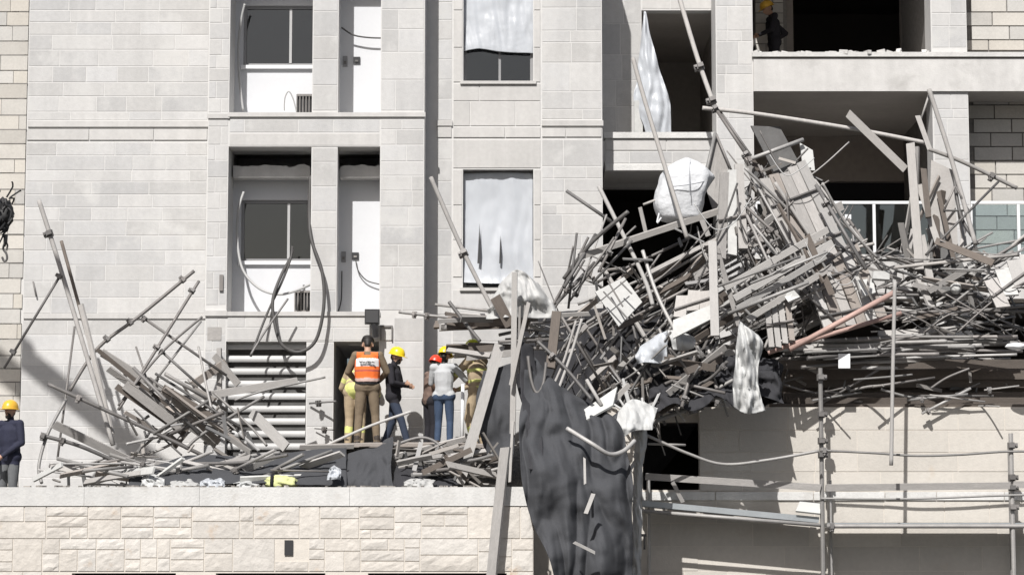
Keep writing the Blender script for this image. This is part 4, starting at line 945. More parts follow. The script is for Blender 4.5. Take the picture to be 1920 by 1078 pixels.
# tangles by zone
gz = (('galv', 'galv', 'steel_dark', 'steel_dark', 'timber_pale'), ('timber', 'timber_pale', 'timber', 'timber_brown', 'timber_dark', 'timber_dark'))
Z1 = [(1345, 340), (1470, 285), (1560, 340), (1690, 525), (1600, 560), (1400, 560), (1335, 470)]
Z2 = [(1080, 520), (1160, 470), (1380, 420), (1560, 470), (1690, 545), (1480, 650), (1300, 660), (1180, 640), (1060, 600)]
Z3 = [(990, 600), (1200, 590), (1340, 650), (1330, 760), (1220, 810), (1150, 760), (1040, 720)]
Z4 = [(1660, 470), (1920, 420), (1930, 640), (1640, 640)]
fill(Z1, 30, 'pole', [(58, 8), (62, 8), (-25, 8), (-60, 12), (58, 8)], (140, 320), (-.1, .8), 'pole in the tangle below the stone pier', 'poles below the pier', 301, mats=gz[0])
fill(Z1, 12, 'plank', [(60, 7), (55, 7), (-28, 7)], (120, 240), (-.1, .8), 'board in the tangle below the stone pier', 'boards below the pier', 302, mats=gz[1], wid=(.05, .15))
fill(Z2, 46, 'pole', [(-30, 6), (55, 9), (-58, 9), (-30, 6), (-25, 5)], (160, 380), (-1.1, .4), 'pole in the tangle beneath the white bulk bag', 'poles beneath the bag', 303, mats=gz[0])
fill(Z2, 16, 'plank', [(-30, 6), (58, 9), (-30, 6)], (120, 260), (-1.1, .4), 'board in the tangle beneath the white bulk bag', 'boards beneath the bag', 304, mats=gz[1], wid=(.05, .16))
fill(Z3, 15, 'pole', [(-60, 10), (60, 10), (-35, 8), (80, 8)], (110, 250), (-2.2, .0), 'pole dangling in the dark void above the black net', 'poles in the dark void', 305, sizes=(.016, .024), mats=('galv', 'steel_dark', 'steel_dark'))
fill(Z3, 7, 'plank', [(-60, 14), (60, 14), (-35, 12)], (40, 120), (-2.4, -.6), 'board dangling in the dark void above the black net', 'boards in the dark void', 306, mats=('timber', 'timber_pale', 'timber_dark'), wid=(.05, .13))
fill(Z4, 36, 'pole', [(22, 6), (-30, 6), (0, 5), (-8, 5), (22, 6)], (170, 360), (-.9, .6), 'pole in the tangle at the right edge of the picture', 'poles at the right edge', 307, mats=gz[0])
fill(Z4, 14, 'plank', [(22, 8), (-30, 10), (0, 8), (70, 14)], (60, 150), (-1.2, .4), 'board in the tangle at the right edge of the picture', 'boards at the right edge', 308, mats=gz[1], wid=(.05, .14))
fill([(1690, 420), (1740, 260), (1800, 300), (1840, 470), (1800, 560), (1690, 560)], 14, 'plank', [(85, 8), (70, 8), (100, 8)], (70, 170), (-.7, .1), 'upright board in the cluster before the right column', 'boards before the right column', 309, mats=gz[1], wid=(.05, .12))
fill([(1460, 690), (1920, 690), (1920, 770), (1460, 765)], 16, 'pole', [(0, 5), (-50, 20), (60, 20), (-25, 8)], (50, 150), (-1.3, -.9), 'thin bar hanging under the rail stack', 'bars under the rail stack', 310, mats=('galv', 'steel_dark', 'timber'), sizes=(.014, .024), keep=.4)
fill([(1080, 420), (1180, 400), (1200, 520), (1050, 580), (1020, 600)], 12, 'pole', [(-50, 6), (-62, 8)], (90, 190), (-1.8, -.9), 'pole fanning up left of the tall balcony timber', 'poles fanning up left', 311, mats=('steel_dark', 'galv'))
rg = random.Random(41)
for zi, (Z, n, Yr, an) in enumerate(((Z1, 22, (-.5, .3), ((58, 10), (-30, 10), (-55, 12))), (Z2, 26, (-1.4, -.3), ((-30, 10), (55, 12), (-65, 12), (80, 10))), (Z4, 22, (-1.4, -.2), ((20, 8), (-32, 8), (-5, 6))), (Z3, 10, (-2.0, -.4), ((-58, 10), (65, 10))))):
    k = 0; xs = [p[0] for p in Z]; ys = [p[1] for p in Z]
    while k < n:
        x, y = rg.uniform(min(xs), max(xs)), rg.uniform(min(ys), max(ys))
        if not inpoly(x, y, Z): continue
        k += 1; am, sd = rg.choice(an); a = R(rg.gauss(am, sd)); l = rg.uniform(50, 120); Y = rg.uniform(*Yr); c, s_ = math.cos(a), math.sin(a); b_ = rg.uniform(-14, 14)
        pole([(x - c * l, y - s_ * l, Y), (x - s_ * b_, y + c * b_, Y - .05), (x + c * l, y + s_ * l, Y + rg.uniform(-.2, .2))], 'thin dark rod threaded through the tangle ' + ('below the stone pier', 'beneath the white bulk bag', 'at the right edge of the picture', 'above the black net')[zi],
             r=rg.uniform(.010, .017), mat=rg.choice(('steel_dark', 'steel_dark', 'cable_dark', 'galv')), name='rod', cat='rod', group=('rods below the pier', 'rods beneath the bag', 'rods at the right edge', 'rods above the net')[zi], n=5)
cloth('debris_net', [[(1222, 690, -1.6), (1300, 672, -1.6), (1380, 668, -1.5), (1462, 672, -1.3)], [(1218, 730, -2.0), (1300, 715, -2.1), (1380, 716, -2.0), (1466, 712, -1.7)], [(1225, 778, -2.3), (1265, 756, -2.4), (1300, 772, -2.4), (1345, 748, -2.3), (1380, 764, -2.3), (1425, 742, -2.1), (1468, 756, -2.0)]], 'net_dark', 'dark dusty net sagging under the hanging white cloth', 'net', 60, 30, amp=.20, freq=3.2, ridge=.30, fine=.3, seed=11)
fill([(1215, 660), (1450, 650), (1470, 755), (1230, 775)], 8, 'plank', [(-28, 8), (20, 10), (-55, 12)], (70, 150), (-2.3, -1.9), 'board lying on the dark net under the hanging white cloth', 'boards on the dark net', 312, mats=('timber', 'timber_dark', 'timber_dark'), wid=(.05, .12), avoid=(1368, 600, 1440, 782))
fill([(1215, 650), (1450, 640), (1470, 765), (1220, 785)], 18, 'pole', [(-28, 8), (20, 10), (-55, 12), (60, 10)], (80, 190), (-2.4, -1.8), 'pole lying on the dark net under the hanging white cloth', 'poles on the dark net', 313, mats=('galv', 'steel_dark', 'steel_dark'), avoid=(1368, 600, 1440, 782))
fill([(1400, 330), (1500, 290), (1560, 340), (1690, 530), (1640, 610), (1520, 610), (1400, 520)], 11, 'pole', [(60, 6), (56, 6), (-28, 6), (60, 6)], (150, 300), (-1.7, -1.0), 'pole lying across the tilted brown decks', 'poles across the tilted decks', 321, mats=('galv', 'steel_dark', 'galv', 'timber_pale'))
fill([(1340, 500), (1560, 430), (1600, 480), (1420, 620), (1340, 620)], 3, 'pole', [(-30, 5), (60, 8)], (90, 210), (-2.4, -2.0), 'pole lying across the pale ladder beams', 'poles across the ladder beams', 322, mats=('galv', 'steel_dark'))
fill([(1400, 360), (1560, 380), (1640, 600), (1520, 600), (1420, 560)], 5, 'plank', [(60, 8), (-28, 8)], (90, 170), (-1.6, -1.1), 'loose board lying across the tilted brown decks', 'boards across the tilted decks', 323, mats=('timber', 'timber_dark', 'timber_brown'), wid=(.04, .1))
# hundreds of small splinters nobody could count
rg = random.Random(5); m = MB(); m2 = MB()
for zi, (Z, n, Yr) in enumerate(((Z1, 40, (-.9, .3)), (Z2, 60, (-1.9, -.2)), (Z3, 25, (-2.2, -.4)), (Z4, 40, (-1.1, .3)), ([(210, 690), (420, 720), (480, 840), (620, 905), (60, 905), (240, 850)], 60, (-3.0, -1.2)), ([(740, 840), (950, 830), (950, 910), (760, 910)], 40, (-3.2, -2.2)), ([(1450, 640), (1930, 620), (1930, 760), (1450, 765)], 60, (-.9, .2)))):
    k = 0; xs = [p[0] for p in Z]; ys = [p[1] for p in Z]
    while k < n:
        x, y = rg.uniform(min(xs), max(xs)), rg.uniform(min(ys), max(ys))
        if not inpoly(x, y, Z): continue
        k += 1; c = P(x, y, rg.uniform(*Yr)); ax = Vector((rg.gauss(0, 1), rg.gauss(0, .6), rg.gauss(0, 1))).normalized()
        b = ax.cross(Vector((rg.gauss(0, 1), rg.gauss(0, 1), rg.gauss(0, 1)))).normalized(); d = ax.cross(b)
        (m if rg.random() < .6 else m2).obox(c, ax, b, d, rg.uniform(.06, .28), rg.uniform(.008, .035), rg.uniform(.006, .014))
for i in range(70):                                     # crumbs along the coping
    c = P(rg.uniform(20, 960), 911, -3.85); a = Vector((rg.gauss(0, 1), rg.gauss(0, 1), 0)).normalized(); c.z = ZR(912, -4.0) + .006
    m.obox(c, a, Vector((-a.y, a.x, 0)), Vector((0, 0, 1)), rg.uniform(.015, .06), rg.uniform(.01, .03), rg.uniform(.006, .02))
m3 = MB()
for i in range(46):                                     # rubble along the upper slab edge
    c = Vector((XR(rg.uniform(1418, 1750), YR), YR + rg.uniform(-.05, .2), ZR(100, YR) + rg.uniform(0, .015))); a = Vector((rg.gauss(0, 1), rg.gauss(0, 1), rg.gauss(0, .3))).normalized(); b = a.cross(Vector((0, 0, 1))).normalized()
    m3.obox(c, a, b, a.cross(b), rg.uniform(.02, .10), rg.uniform(.02, .06), rg.uniform(.015, .035))
tag(m3.build('rubble', 'concrete', None), 'pale rubble lumps scattered along the upper slab edge', 'rubble', kind='stuff')
tag(m.build('debris', 'splinter', None), 'small wood splinters and scraps spread through the heaps', 'debris', kind='stuff')
tag(m2.build('debris', 'splinter_grey', None), 'small grey metal scraps spread through the heaps', 'debris', kind='stuff')
# wires hanging in the heap
rg = random.Random(23)
for i in range(16):
    Z = (Z2, Z3, Z4, Z1)[i % 4]; xs = [p[0] for p in Z]; ys = [p[1] for p in Z]
    while True:
        x, y = rg.uniform(min(xs), max(xs)), rg.uniform(min(ys), max(ys))
        if inpoly(x, y, Z): break
    Y = rg.uniform(-2.1, -.9); w = rg.uniform(25, 60)
    pole([(x - w, y - rg.uniform(0, 25), Y), (x - w * .3, y + rg.uniform(10, 30), Y - .1), (x + w * .4, y + rg.uniform(-10, 25), Y - .1), (x + w, y - rg.uniform(-10, 30), Y)], 'thin loose wire looping through the large heap', r=.008, mat=('cable_black', 'cable_grey')[i % 2], name='wire', cat='wire', group='loose wires in the heap', n=5)
# ================================================================== white bulk bag
def bulk_bag():
    V = []; nn = 22
    prof = [(0, .05), (.06, .34), (.25, .40), (.5, .42), (.72, .40), (.84, .33), (.93, .19), (1.0, .03)]
    base = P(1277, 420, -.75); Hh = 1.08; m = MB(); n = 40; rows = 26
    for j in range(rows + 1):
        v = j / rows
        for k in range(len(prof) - 1):
            if prof[k][0] <= v <= prof[k + 1][0]:
                t = (v - prof[k][0]) / (prof[k + 1][0] - prof[k][0]); r = prof[k][1] * (1 - t) + prof[k + 1][1] * t
        for i in range(n):
            a = 2 * math.pi * i / n; ca, sa = math.cos(a), math.sin(a)
            sq = 1 / max(abs(ca), abs(sa)) ** .45
            rr = r * sq * (1 + .07 * mnoise.noise((ca * 1.5, sa * 1.5, v * 3)) + .03 * mnoise.noise((ca * 5, sa * 5, v * 8)))
            corner = .10 * max(0, 1 - abs(v - .70) / .16) * max(0, math.cos(a + .1)) ** 8
            x = ca * (rr + corner) + .16 * max(0, v - .45) - .03 * math.sin(v * 6); y = sa * rr * .9
            m.v.append((base.x + x, base.y + y, base.z + v * Hh))
    for j in range(rows):
        for i in range(n): m.f.append((j * n + i, j * n + (i + 1) % n, (j + 1) * n + (i + 1) % n, (j + 1) * n + i))
    m.f.append(tuple(range(n))[::-1]); m.f.append(tuple(rows * n + i for i in range(n)))
    o = m.build('bulk_bag', 'bag', None, smooth=True); tag(o, 'big white bulk bag standing on top of the heap below the balcony', 'bag')
    c = base + Vector((.12, -.42, 0))
    MB().tube(smooth_pts([P(1262, 350, -1.17), P(1288, 347, -1.21), P(1310, 343, -1.17), P(1326, 339, -1.0)], 14), .008, 5).build('seam', 'vest_grey_dark', o)
    MB().tube(smooth_pts([P(1294, 300, -1.0), P(1293, 325, -1.13), P(1293, 348, -1.21), P(1294, 366, -1.21)], 14), .007, 5).build('seam', 'vest_grey_dark', o)
    m = MB(); m.tube(smooth_pts([P(1236, 400, -1.1), P(1232, 418, -1.15), P(1240, 408, -1.15)], 8), .015, 6); m.build('loop', 'bag', o)
bulk_bag()
# white cloth hanging from the rusty pipe
cloth('hanging_cloth', [[(1386, 602, -2.60), (1392, 606, -2.60), (1400, 612, -2.55)], [(1380, 640, -2.60), (1402, 636, -2.70), (1428, 642, -2.55)], [(1377, 690, -2.60), (1400, 690, -2.75), (1422, 690, -2.55)], [(1373, 735, -2.60), (1400, 740, -2.73), (1426, 738, -2.55)], [(1376, 762, -2.60), (1402, 776, -2.65), (1436, 770, -2.55)]],
      'rag', 'torn white cloth hanging below the ladder beams in the heap', 'cloth', 22, 36, amp=.06, freq=4, ridge=.28, fine=.45, seed=2)
pole([(1424, 744, -2.0), (1340, 745, -2.1), (1336, 735, -2.1), (1375, 712, -2.1)], 'bent light bar hooked behind the torn white cloth', r=.03, mat='galv', name='bent_bar', cat='bar')
cloth('plastic_sheet', [[(1200, 650, -2.0), (1225, 630, -2.0), (1250, 622, -1.9)], [(1190, 668, -2.2), (1222, 655, -2.3), (1252, 650, -2.1)], [(1196, 682, -2.2), (1225, 680, -2.3), (1246, 684, -2.1)]], 'plastic', 'white crumpled plastic stuffed in the heap below the tilted white panel', 'plastic sheet', 18, 14, amp=.12, freq=5, ridge=.1)
cloth('plastic_sheet', [[(1252, 618, -2.0), (1280, 622, -2.0), (1300, 630, -2.0)], [(1258, 640, -2.1), (1280, 640, -2.2), (1304, 642, -2.1)], [(1262, 655, -2.1), (1280, 658, -2.1), (1300, 654, -2.1)]], 'rag', 'pale rag lying right of the crumpled plastic in the heap', 'rag', 14, 10, amp=.08, freq=5, ridge=.08)
cloth('plastic_sheet', [[(1222, 700, -1.6), (1232, 695, -1.6), (1243, 696, -1.6)], [(1224, 715, -1.7), (1234, 715, -1.7), (1242, 712, -1.6)]], 'plastic', 'small white plastic scrap in the dark void', 'plastic scrap', 8, 8, amp=.05, freq=6)
# ================================================================== standing scaffold at the lower right
YO, YI = -1.62, -1.05
sc = thing('standing_scaffold', 'standing tube scaffold with steel deck before the lower stone wall', 'scaffold', P(1540, 1200, YO))
def sp(pts, r, name, mat='galv', coup=()):
    W3 = [P(*p) for p in pts]; sm = smooth_pts(W3, 5 * len(W3)) if len(W3) > 2 else W3
    o = MB().tube(sm, r, 8).build(name, mat, sc); [setattr(p, 'use_smooth', len(p.vertices) == 4) for p in o.data.polygons]
    for t in coup:
        i = min(int(t * (len(sm) - 1)), len(sm) - 2)
        coupler(sm[i].lerp(sm[i + 1], t * (len(sm) - 1) - i), sm[i + 1] - sm[i], o, 1.25)
    return o
for (x, yt, cp) in ((1538, 690, (.06, .30, .47, .56)), (1895, 812, (.10, .36, .44, .6)), (1195, 745, (.2, .45))):
    a = P(x, yt, YO); b = Vector((a.x, YO, 0.0)); o = MB().tube([a, b], .036, 8).build('standard', 'galv', sc)
    for t in cp: coupler(a.lerp(b, t * .5), a - b, o, 1.45)
for (x, yt) in ((1556, 900), (1892, 830), (1216, 900)):
    a = P(x, yt, YI); MB().tube([a, Vector((a.x, YI, 0))], .028, 8).build('standard', 'galv', sc)
sp([(1538, 844, YO - .05), (1640, 849, YO - .05), (1715, 854, YO - .05), (1800, 852, YO - .05), (1895, 846, YO - .05), (2010, 848, YO - .05)], .019, 'ledger', coup=(.02, .95))
sp([(1538, 934, YO - .05), (1700, 935, YO - .05), (1895, 928, YO - .05), (2010, 928, YO - .05)], .017, 'ledger')
sp([(1550, 986, YO - .03), (1895, 986, YO - .03), (2010, 986, YO - .03)], .034, 'transom', coup=(.02,))
sp([(1195, 957, YO - .03), (1538, 984, YO - .03)], .03, 'transom')
for (a, b, nm) in (((1211, 893, YO - .06), (1540, 914, YO - .06), 'toe_board'), ((1550, 914, YO - .06), (1893, 910, YO - .06), 'toe_board'), ((1900, 908, YO - .06), (2010, 908, YO - .06), 'toe_board')):
    plank(a, b, .105, .035, None, mat='timber', roll=.05, name=nm, parent=sc)
for i in range(3):
    yy = YO + .10 + i * .19
    A = Vector((P(1199, 945, YO).x, yy, P(1199, 941, YO).z)); B = Vector((P(1536, 978, YO).x, yy, P(1536, 973, YO).z))
    m = MB(); d = (B - A).normalized(); up = Vector((-d.z, 0, d.x)); m.obox((A + B) / 2, d, Vector((0, 1, 0)), up, (B - A).length / 2, .09, .025)
    for s_ in (-1, 1): m.obox((A + B) / 2 + Vector((0, s_ * .083, 0)) + up * -.01, d, Vector((0, 1, 0)), up, (B - A).length / 2, .008, .045)
    m.build('deck_plank', 'deck_steel', sc)
    m = MB(); z = ZR(985, YO) + .02; m.box(P(1552, 985, YO).x, P(2010, 985, YO).x, yy - .09, yy + .09, z - .03, z + .025); m.build('deck_plank', 'deck_steel', sc)
m = MB(); q = P(1201, 1015, YO - .06)
for dx in (-.06, .06): m.box(q.x + dx - .015, q.x + dx + .015, q.y - .03, q.y + .03, q.z - .12, q.z + .1)
m.box(q.x - .09, q.x + .09, q.y - .04, q.y + .02, q.z + .08, q.z + .12); m.build('bracket', 'steel_dark', sc)
# fallen pieces resting on the scaffold
pole([(1211, 815, -2.4), (1290, 850, -2.2), (1357, 870, -2.1), (1440, 862, -2.05), (1535, 845, -2.0)], 'pale rope-like bent tube sagging across the shaded wall', r=.024, mat='galv', name='bent_tube', cat='tube')
pole([(1215, 832, -2.3), (1285, 834, -2.1)], 'short pale stick beside the rope tangle', r=.018, mat='timber_pale', name='timber_pole')
plank((1262, 905, -1.7), (1280, 940, -1.6), .06, .02, 'small board scrap standing on the left steel deck', mat='timber_pale', roll=.2)
slab4('board', [(1500, 938, -1.5), (1538, 942, -1.5), (1538, 962, -1.7), (1492, 957, -1.7)], .03, 'board_grey', 'grey board scrap lying at the right end of the steel deck', 'board')
# rope tangle and rags on the left standard
rt = cloth('rope_tangle', [[(1188, 796, -2.6), (1200, 790, -2.7), (1212, 798, -2.6)], [(1190, 830, -2.5), (1202, 836, -2.7), (1214, 826, -2.5)], [(1188, 880, -2.3), (1198, 880, -2.4), (1206, 870, -2.3)], [(1186, 950, -2.1), (1194, 955, -2.2), (1204, 950, -2.1)], [(1186, 1090, -2.05), (1194, 1090, -2.1), (1202, 1090, -2.05)]], 'rag', 'knotted pale rags and rope hanging down the left scaffold standard', 'rag', 14, 80, amp=.05, freq=6, ridge=.14, fine=.4)
rg = random.Random(3)
for i in range(7):
    a = P(1195 + rg.uniform(-10, 12), 815 + rg.uniform(-8, 10), -2.7); an = R(-95 + rg.uniform(-45, 45)); L = rg.uniform(60, 120)
    b = P(1195 + math.cos(an) * L, 815 + math.sin(an) * L, -2.2); c = a.lerp(b, .5) + Vector((rg.uniform(-.08, .08), 0, 0))
    MB().tube(smooth_pts([a, c, b], 8), rg.uniform(.012, .024), 6).build('rope_strand', 'cable_grey' if i % 3 else 'rag', rt)
plank((1165, 905, -2.6), (1194, 860, -2.4), .05, .03, 'short pale batten slanting left of the rope tangle', mat='timber_pale', roll=.2)
# ================================================================== window plastics
cloth('plastic_sheet', [[(866, -140, .93), (935, -140, .93), (1003, -140, .93)], [(866, -20, .93), (935, -20, .95), (1003, -20, .93)], [(869, 40, .91), (935, 45, .89), (1001, 48, .91)], [(870, 97, .90), (900, 92, .86), (940, 98, .86), (1000, 101, .90)]], 'plastic', 'white plastic sheet rolled up over the upper narrow window', 'plastic sheet', 40, 60, amp=.02, freq=2.2, ridge=.06, fine=.5)
pw = cloth('plastic_sheet', [[(869, 326, .90), (935, 324, .90), (999, 325, .90)], [(869, 400, .90), (935, 400, .88), (999, 400, .90)], [(869, 470, .88), (935, 465, .82), (999, 470, .88)], [(868, 505, .86), (935, 512, .80), (1000, 508, .86)], [(868, 530, .84), (935, 532, .74), (1000, 532, .84)]], 'plastic', 'pale torn plastic sheet covering the whole lower narrow window', 'plastic sheet', 40, 60, amp=.015, freq=2.0, ridge=.035, fine=.5, seed=4)
for (a, b, c) in (((899, 418), (901, 470), (895, 494)), ((938, 440), (940, 470), (936, 494))):
    m = MB(); V = [P(a[0], a[1], .78), P(b[0], b[1], .72), P(b[0] - 1, c[1], .72), P(c[0], c[1], .74)]; m.add(V + [v + Vector((0, .004, 0)) for v in V], [(0, 1, 2, 3), (7, 6, 5, 4), (0, 3, 7, 4), (1, 5, 6, 2)]); m.build('tear', 'cable_black', pw)
cloth('plastic_sheet', [[(1207, 22, 2.75), (1209, 22, 2.75), (1211, 24, 2.75)], [(1200, 90, 2.7), (1212, 90, 2.6), (1226, 92, 2.7)], [(1194, 150, 2.65), (1218, 150, 2.5), (1243, 150, 2.65)], [(1188, 188, 2.6), (1222, 195, 2.45), (1256, 190, 2.6)], [(1206, 235, 2.55), (1232, 240, 2.45), (1258, 240, 2.55)], [(1212, 262, 2.5), (1235, 262, 2.45), (1260, 262, 2.5)]], 'plastic', 'white plastic sheet gathered like a curtain in the balcony opening', 'plastic sheet', 22, 50, amp=.04, freq=3, ridge=.12, seed=7)
bt = MB().box(XR(1190, 2.6), XR(1206, 2.6), 2.55, 2.65, ZR(262, 2.6), ZR(190, 2.6)).build('balcony_post', 'board_white', None); tag(bt, 'short pale post standing on the balcony beside the plastic curtain', 'post')
# ================================================================== cables and small fittings
pole([(457, 360, .55), (447, 395, .5), (445, 450, .45), (455, 505, .35), (485, 540, .25), (522, 552, .2), (555, 545, .3), (585, 532, .6)], 'pale hose curving across the lower loggia window', r=.022, mat='cable_grey', name='hose', cat='hose')
pole([(582, 330, .2), (580, 400, .1), (584, 450, -.1), (604, 510, -.2), (607, 575, -.25), (592, 638, -.25), (560, 660, -.25), (528, 645, -.25), (514, 600, -.2), (512, 560, -.15), (528, 515, 0), (546, 482, .2)], 'thick black cable loop hanging below the lower loggia', r=.028, mat='cable_dark', name='cable', cat='cable')
pole([(470, 668, -.4), (500, 590, -.15), (528, 530, 0), (545, 485, .15), (548, 462, .2)], 'black conduit rising from the louver into the lower loggia', r=.02, mat='cable_dark', name='conduit', cat='conduit')
pole([(667, 488, .70), (672, 508, .68), (688, 526, .68), (712, 533, .66)], 'thin cord drooping from the black socket on the white wall', r=.010, mat='cable_dark', name='cord', cat='cord')
pole([(641, 508, .72), (640, 560, .72), (634, 584, .70)], 'thin black cord running down the shaded strip of white wall', r=.010, mat='cable_black', name='cord', cat='cord')
pole([(640, 52, .55), (662, 66, .6), (690, 71, .6), (716, 72, .6)], 'black wire strung across the upper loggia opening', r=.014, mat='cable_dark', name='wire', cat='wire')
pole([(459, 8, .4), (452, 40, .45), (447, 90, .5), (449, 150, .5), (456, 208, .5)], 'pale hose hanging down the left side of the upper loggia', r=.020, mat='cable_grey', name='hose', cat='hose')
pole([(533, 208, .5), (534, 185, .45), (541, 172, .42), (549, 184, .45), (556, 210, .5)], 'thin bent wire standing beside the upper grille', r=.011, mat='cable_grey', name='wire', cat='wire')
fl = thing('flood_light', 'black floodlight hanging on the wall above the officer', 'lamp', P(698, 628, -.3))
m = MB(); c = P(698, 594, -.28)
m.box(c.x - .12, c.x + .12, c.y - .07, c.y + .07, c.z - .12, c.z + .12); m.build('housing', 'black_plastic', fl)
m = MB(); m.tube([c + Vector((.03, 0, -.12)), c + Vector((.05, 0, -.2)), c + Vector((.06, .02, -.33))], .075, 8, r2=.05); m.build('bracket', 'black_plastic', fl)
MB().box(c.x - .10, c.x + .10, c.y - .085, c.y - .071, c.z - .10, c.z + .10).build('lens', 'cable_black', fl)
m = MB(); m.tube([c + Vector((0, .07, .05)), c + Vector((0, .28, .05))], .02, 6); m.build('arm', 'steel_dark', fl)
# crane hook block
ch = thing('crane_hook', 'black crane hook block with tangled hoses at the left edge of the picture', 'hook', P(10, 490, -5))
hb = MB(); rg = random.Random(1)
blob('hook_block', 5, 402, -5, .135, .235, .13, 'hook_black', None, None, 7, .45, parent=ch)
for i in range(26):
    a = P(rg.uniform(-12, 20), rg.uniform(370, 445), -5.1 + rg.uniform(-.1, .1)); d = Vector((rg.uniform(-.1, .1), rg.uniform(-.08, .08), rg.uniform(-.12, .12)))
    hb.tube(smooth_pts([a, a + d + Vector((.05, 0, .04)), a + d * 2], 5), .013, 5)
hb.build('hose_tangle', 'hook_black', ch)
m = MB(); m.tube([P(11, 440, -5), P(10, 455, -5)], .03, 8); m.tube(smooth_pts([P(10, 452, -5), P(6, 466, -5), P(12, 476, -5), P(13, 486, -5), P(8, 490, -5), P(4, 482, -5)], 24), .016, 8); m.tube(smooth_pts([P(10, 452, -5), P(14, 460, -5), P(12, 470, -5)], 8), .014, 8); m.build('hook', 'steel_dark', ch)
MB().tube([P(-6, 385, -5), Vector((-14.5, -14, 20))], .012, 6).build('rope', 'cable_black', ch)
# guessed crane arm out of view, added to throw the slanting facade shadow
def src(x, y, Ysrc, Yw=YL):
    p = P(x, y, Yw); return p - SUN * ((Yw - Ysrc) / SUN.y)
cr = thing('shadow_crane', 'unseen crane arm added at the left to cast the slanting facade shadow', 'crane', (-17, -12, 0))
e0, e1 = src(-90, 560, -9), src(340, 912, -9); d = (e1 - e0).normalized(); b = Vector((0, 1, 0)); u = d.cross(b).normalized()
MB().obox((e0 + e1) / 2, d, b, u, (e1 - e0).length / 2, .07, .14).build('stick', 'helmet_amber', cr)
MB().obox(e0.lerp(e1, .2) + u * .19, d, b, u, .6, .05, .05).build('hydraulic_ram', 'steel_dark', cr)
base = Vector((-17, -12, 2.2)); d2 = (e0 - base).normalized(); b2 = d2.cross(Vector((0, 0, 1))).normalized(); u2 = d2.cross(b2)
MB().obox((e0 + base) / 2, d2, b2, u2, (e0 - base).length / 2, .22, .28).build('main_boom', 'helmet_amber', cr)
MB().tube([Vector((-17, -12, 0)), Vector((-17, -12, 2.6))], .35, 12).build('column', 'steel_dark', cr)
MB().box(-18.2, -15.8, -14.5, -10.5, .0, .9).build('base_frame', 'steel_dark', cr)
# ================================================================== people
def caps(a, b, ra, rb, sx=1.0, n=12, mth=8):
    a, b = Vector(a), Vector(b); ax = (b - a); L = ax.length; ax = ax.normalized() if L > 1e-6 else Vector((0, 0, 1))
    u = ax.cross(Vector((0, 1, 0))) if abs(ax.y) < .9 else ax.cross(Vector((1, 0, 0))); u.normalize(); w = ax.cross(u)
    V = []; F = []
    for j in range(mth + 1):
        th = math.pi * j / mth; c = math.cos(th)
        ctr, r = (b, rb) if c > 1e-9 else (a, ra)
        if abs(c) <= 1e-9: ctr, r = (a + b) / 2, (ra + rb) / 2
        for i in range(n):
            ph = 2 * math.pi * i / n; s = math.sin(th)
            V.append(ctr + ax * (c * r) + (u * math.cos(ph) * sx + w * math.sin(ph)) * (s * r))
    for j in range(mth):
        for i in range(n): k = j * n + i; k2 = j * n + (i + 1) % n; F.append((k, k + n, k2 + n, k2))
    return V, F
def ell(c, r, n=14, mth=10):
    V = []; F = []; c = Vector(c)
    for j in range(mth + 1):
        th = math.pi * j / mth
        for i in range(n):
            ph = 2 * math.pi * i / n; V.append(c + Vector((r[0] * math.sin(th) * math.cos(ph), r[1] * math.sin(th) * math.sin(ph), r[2] * math.cos(th))))
    for j in range(mth):
        for i in range(n): k = j * n + i; k2 = j * n + (i + 1) % n; F.append((k, k + n, k2 + n, k2))
    return V, F
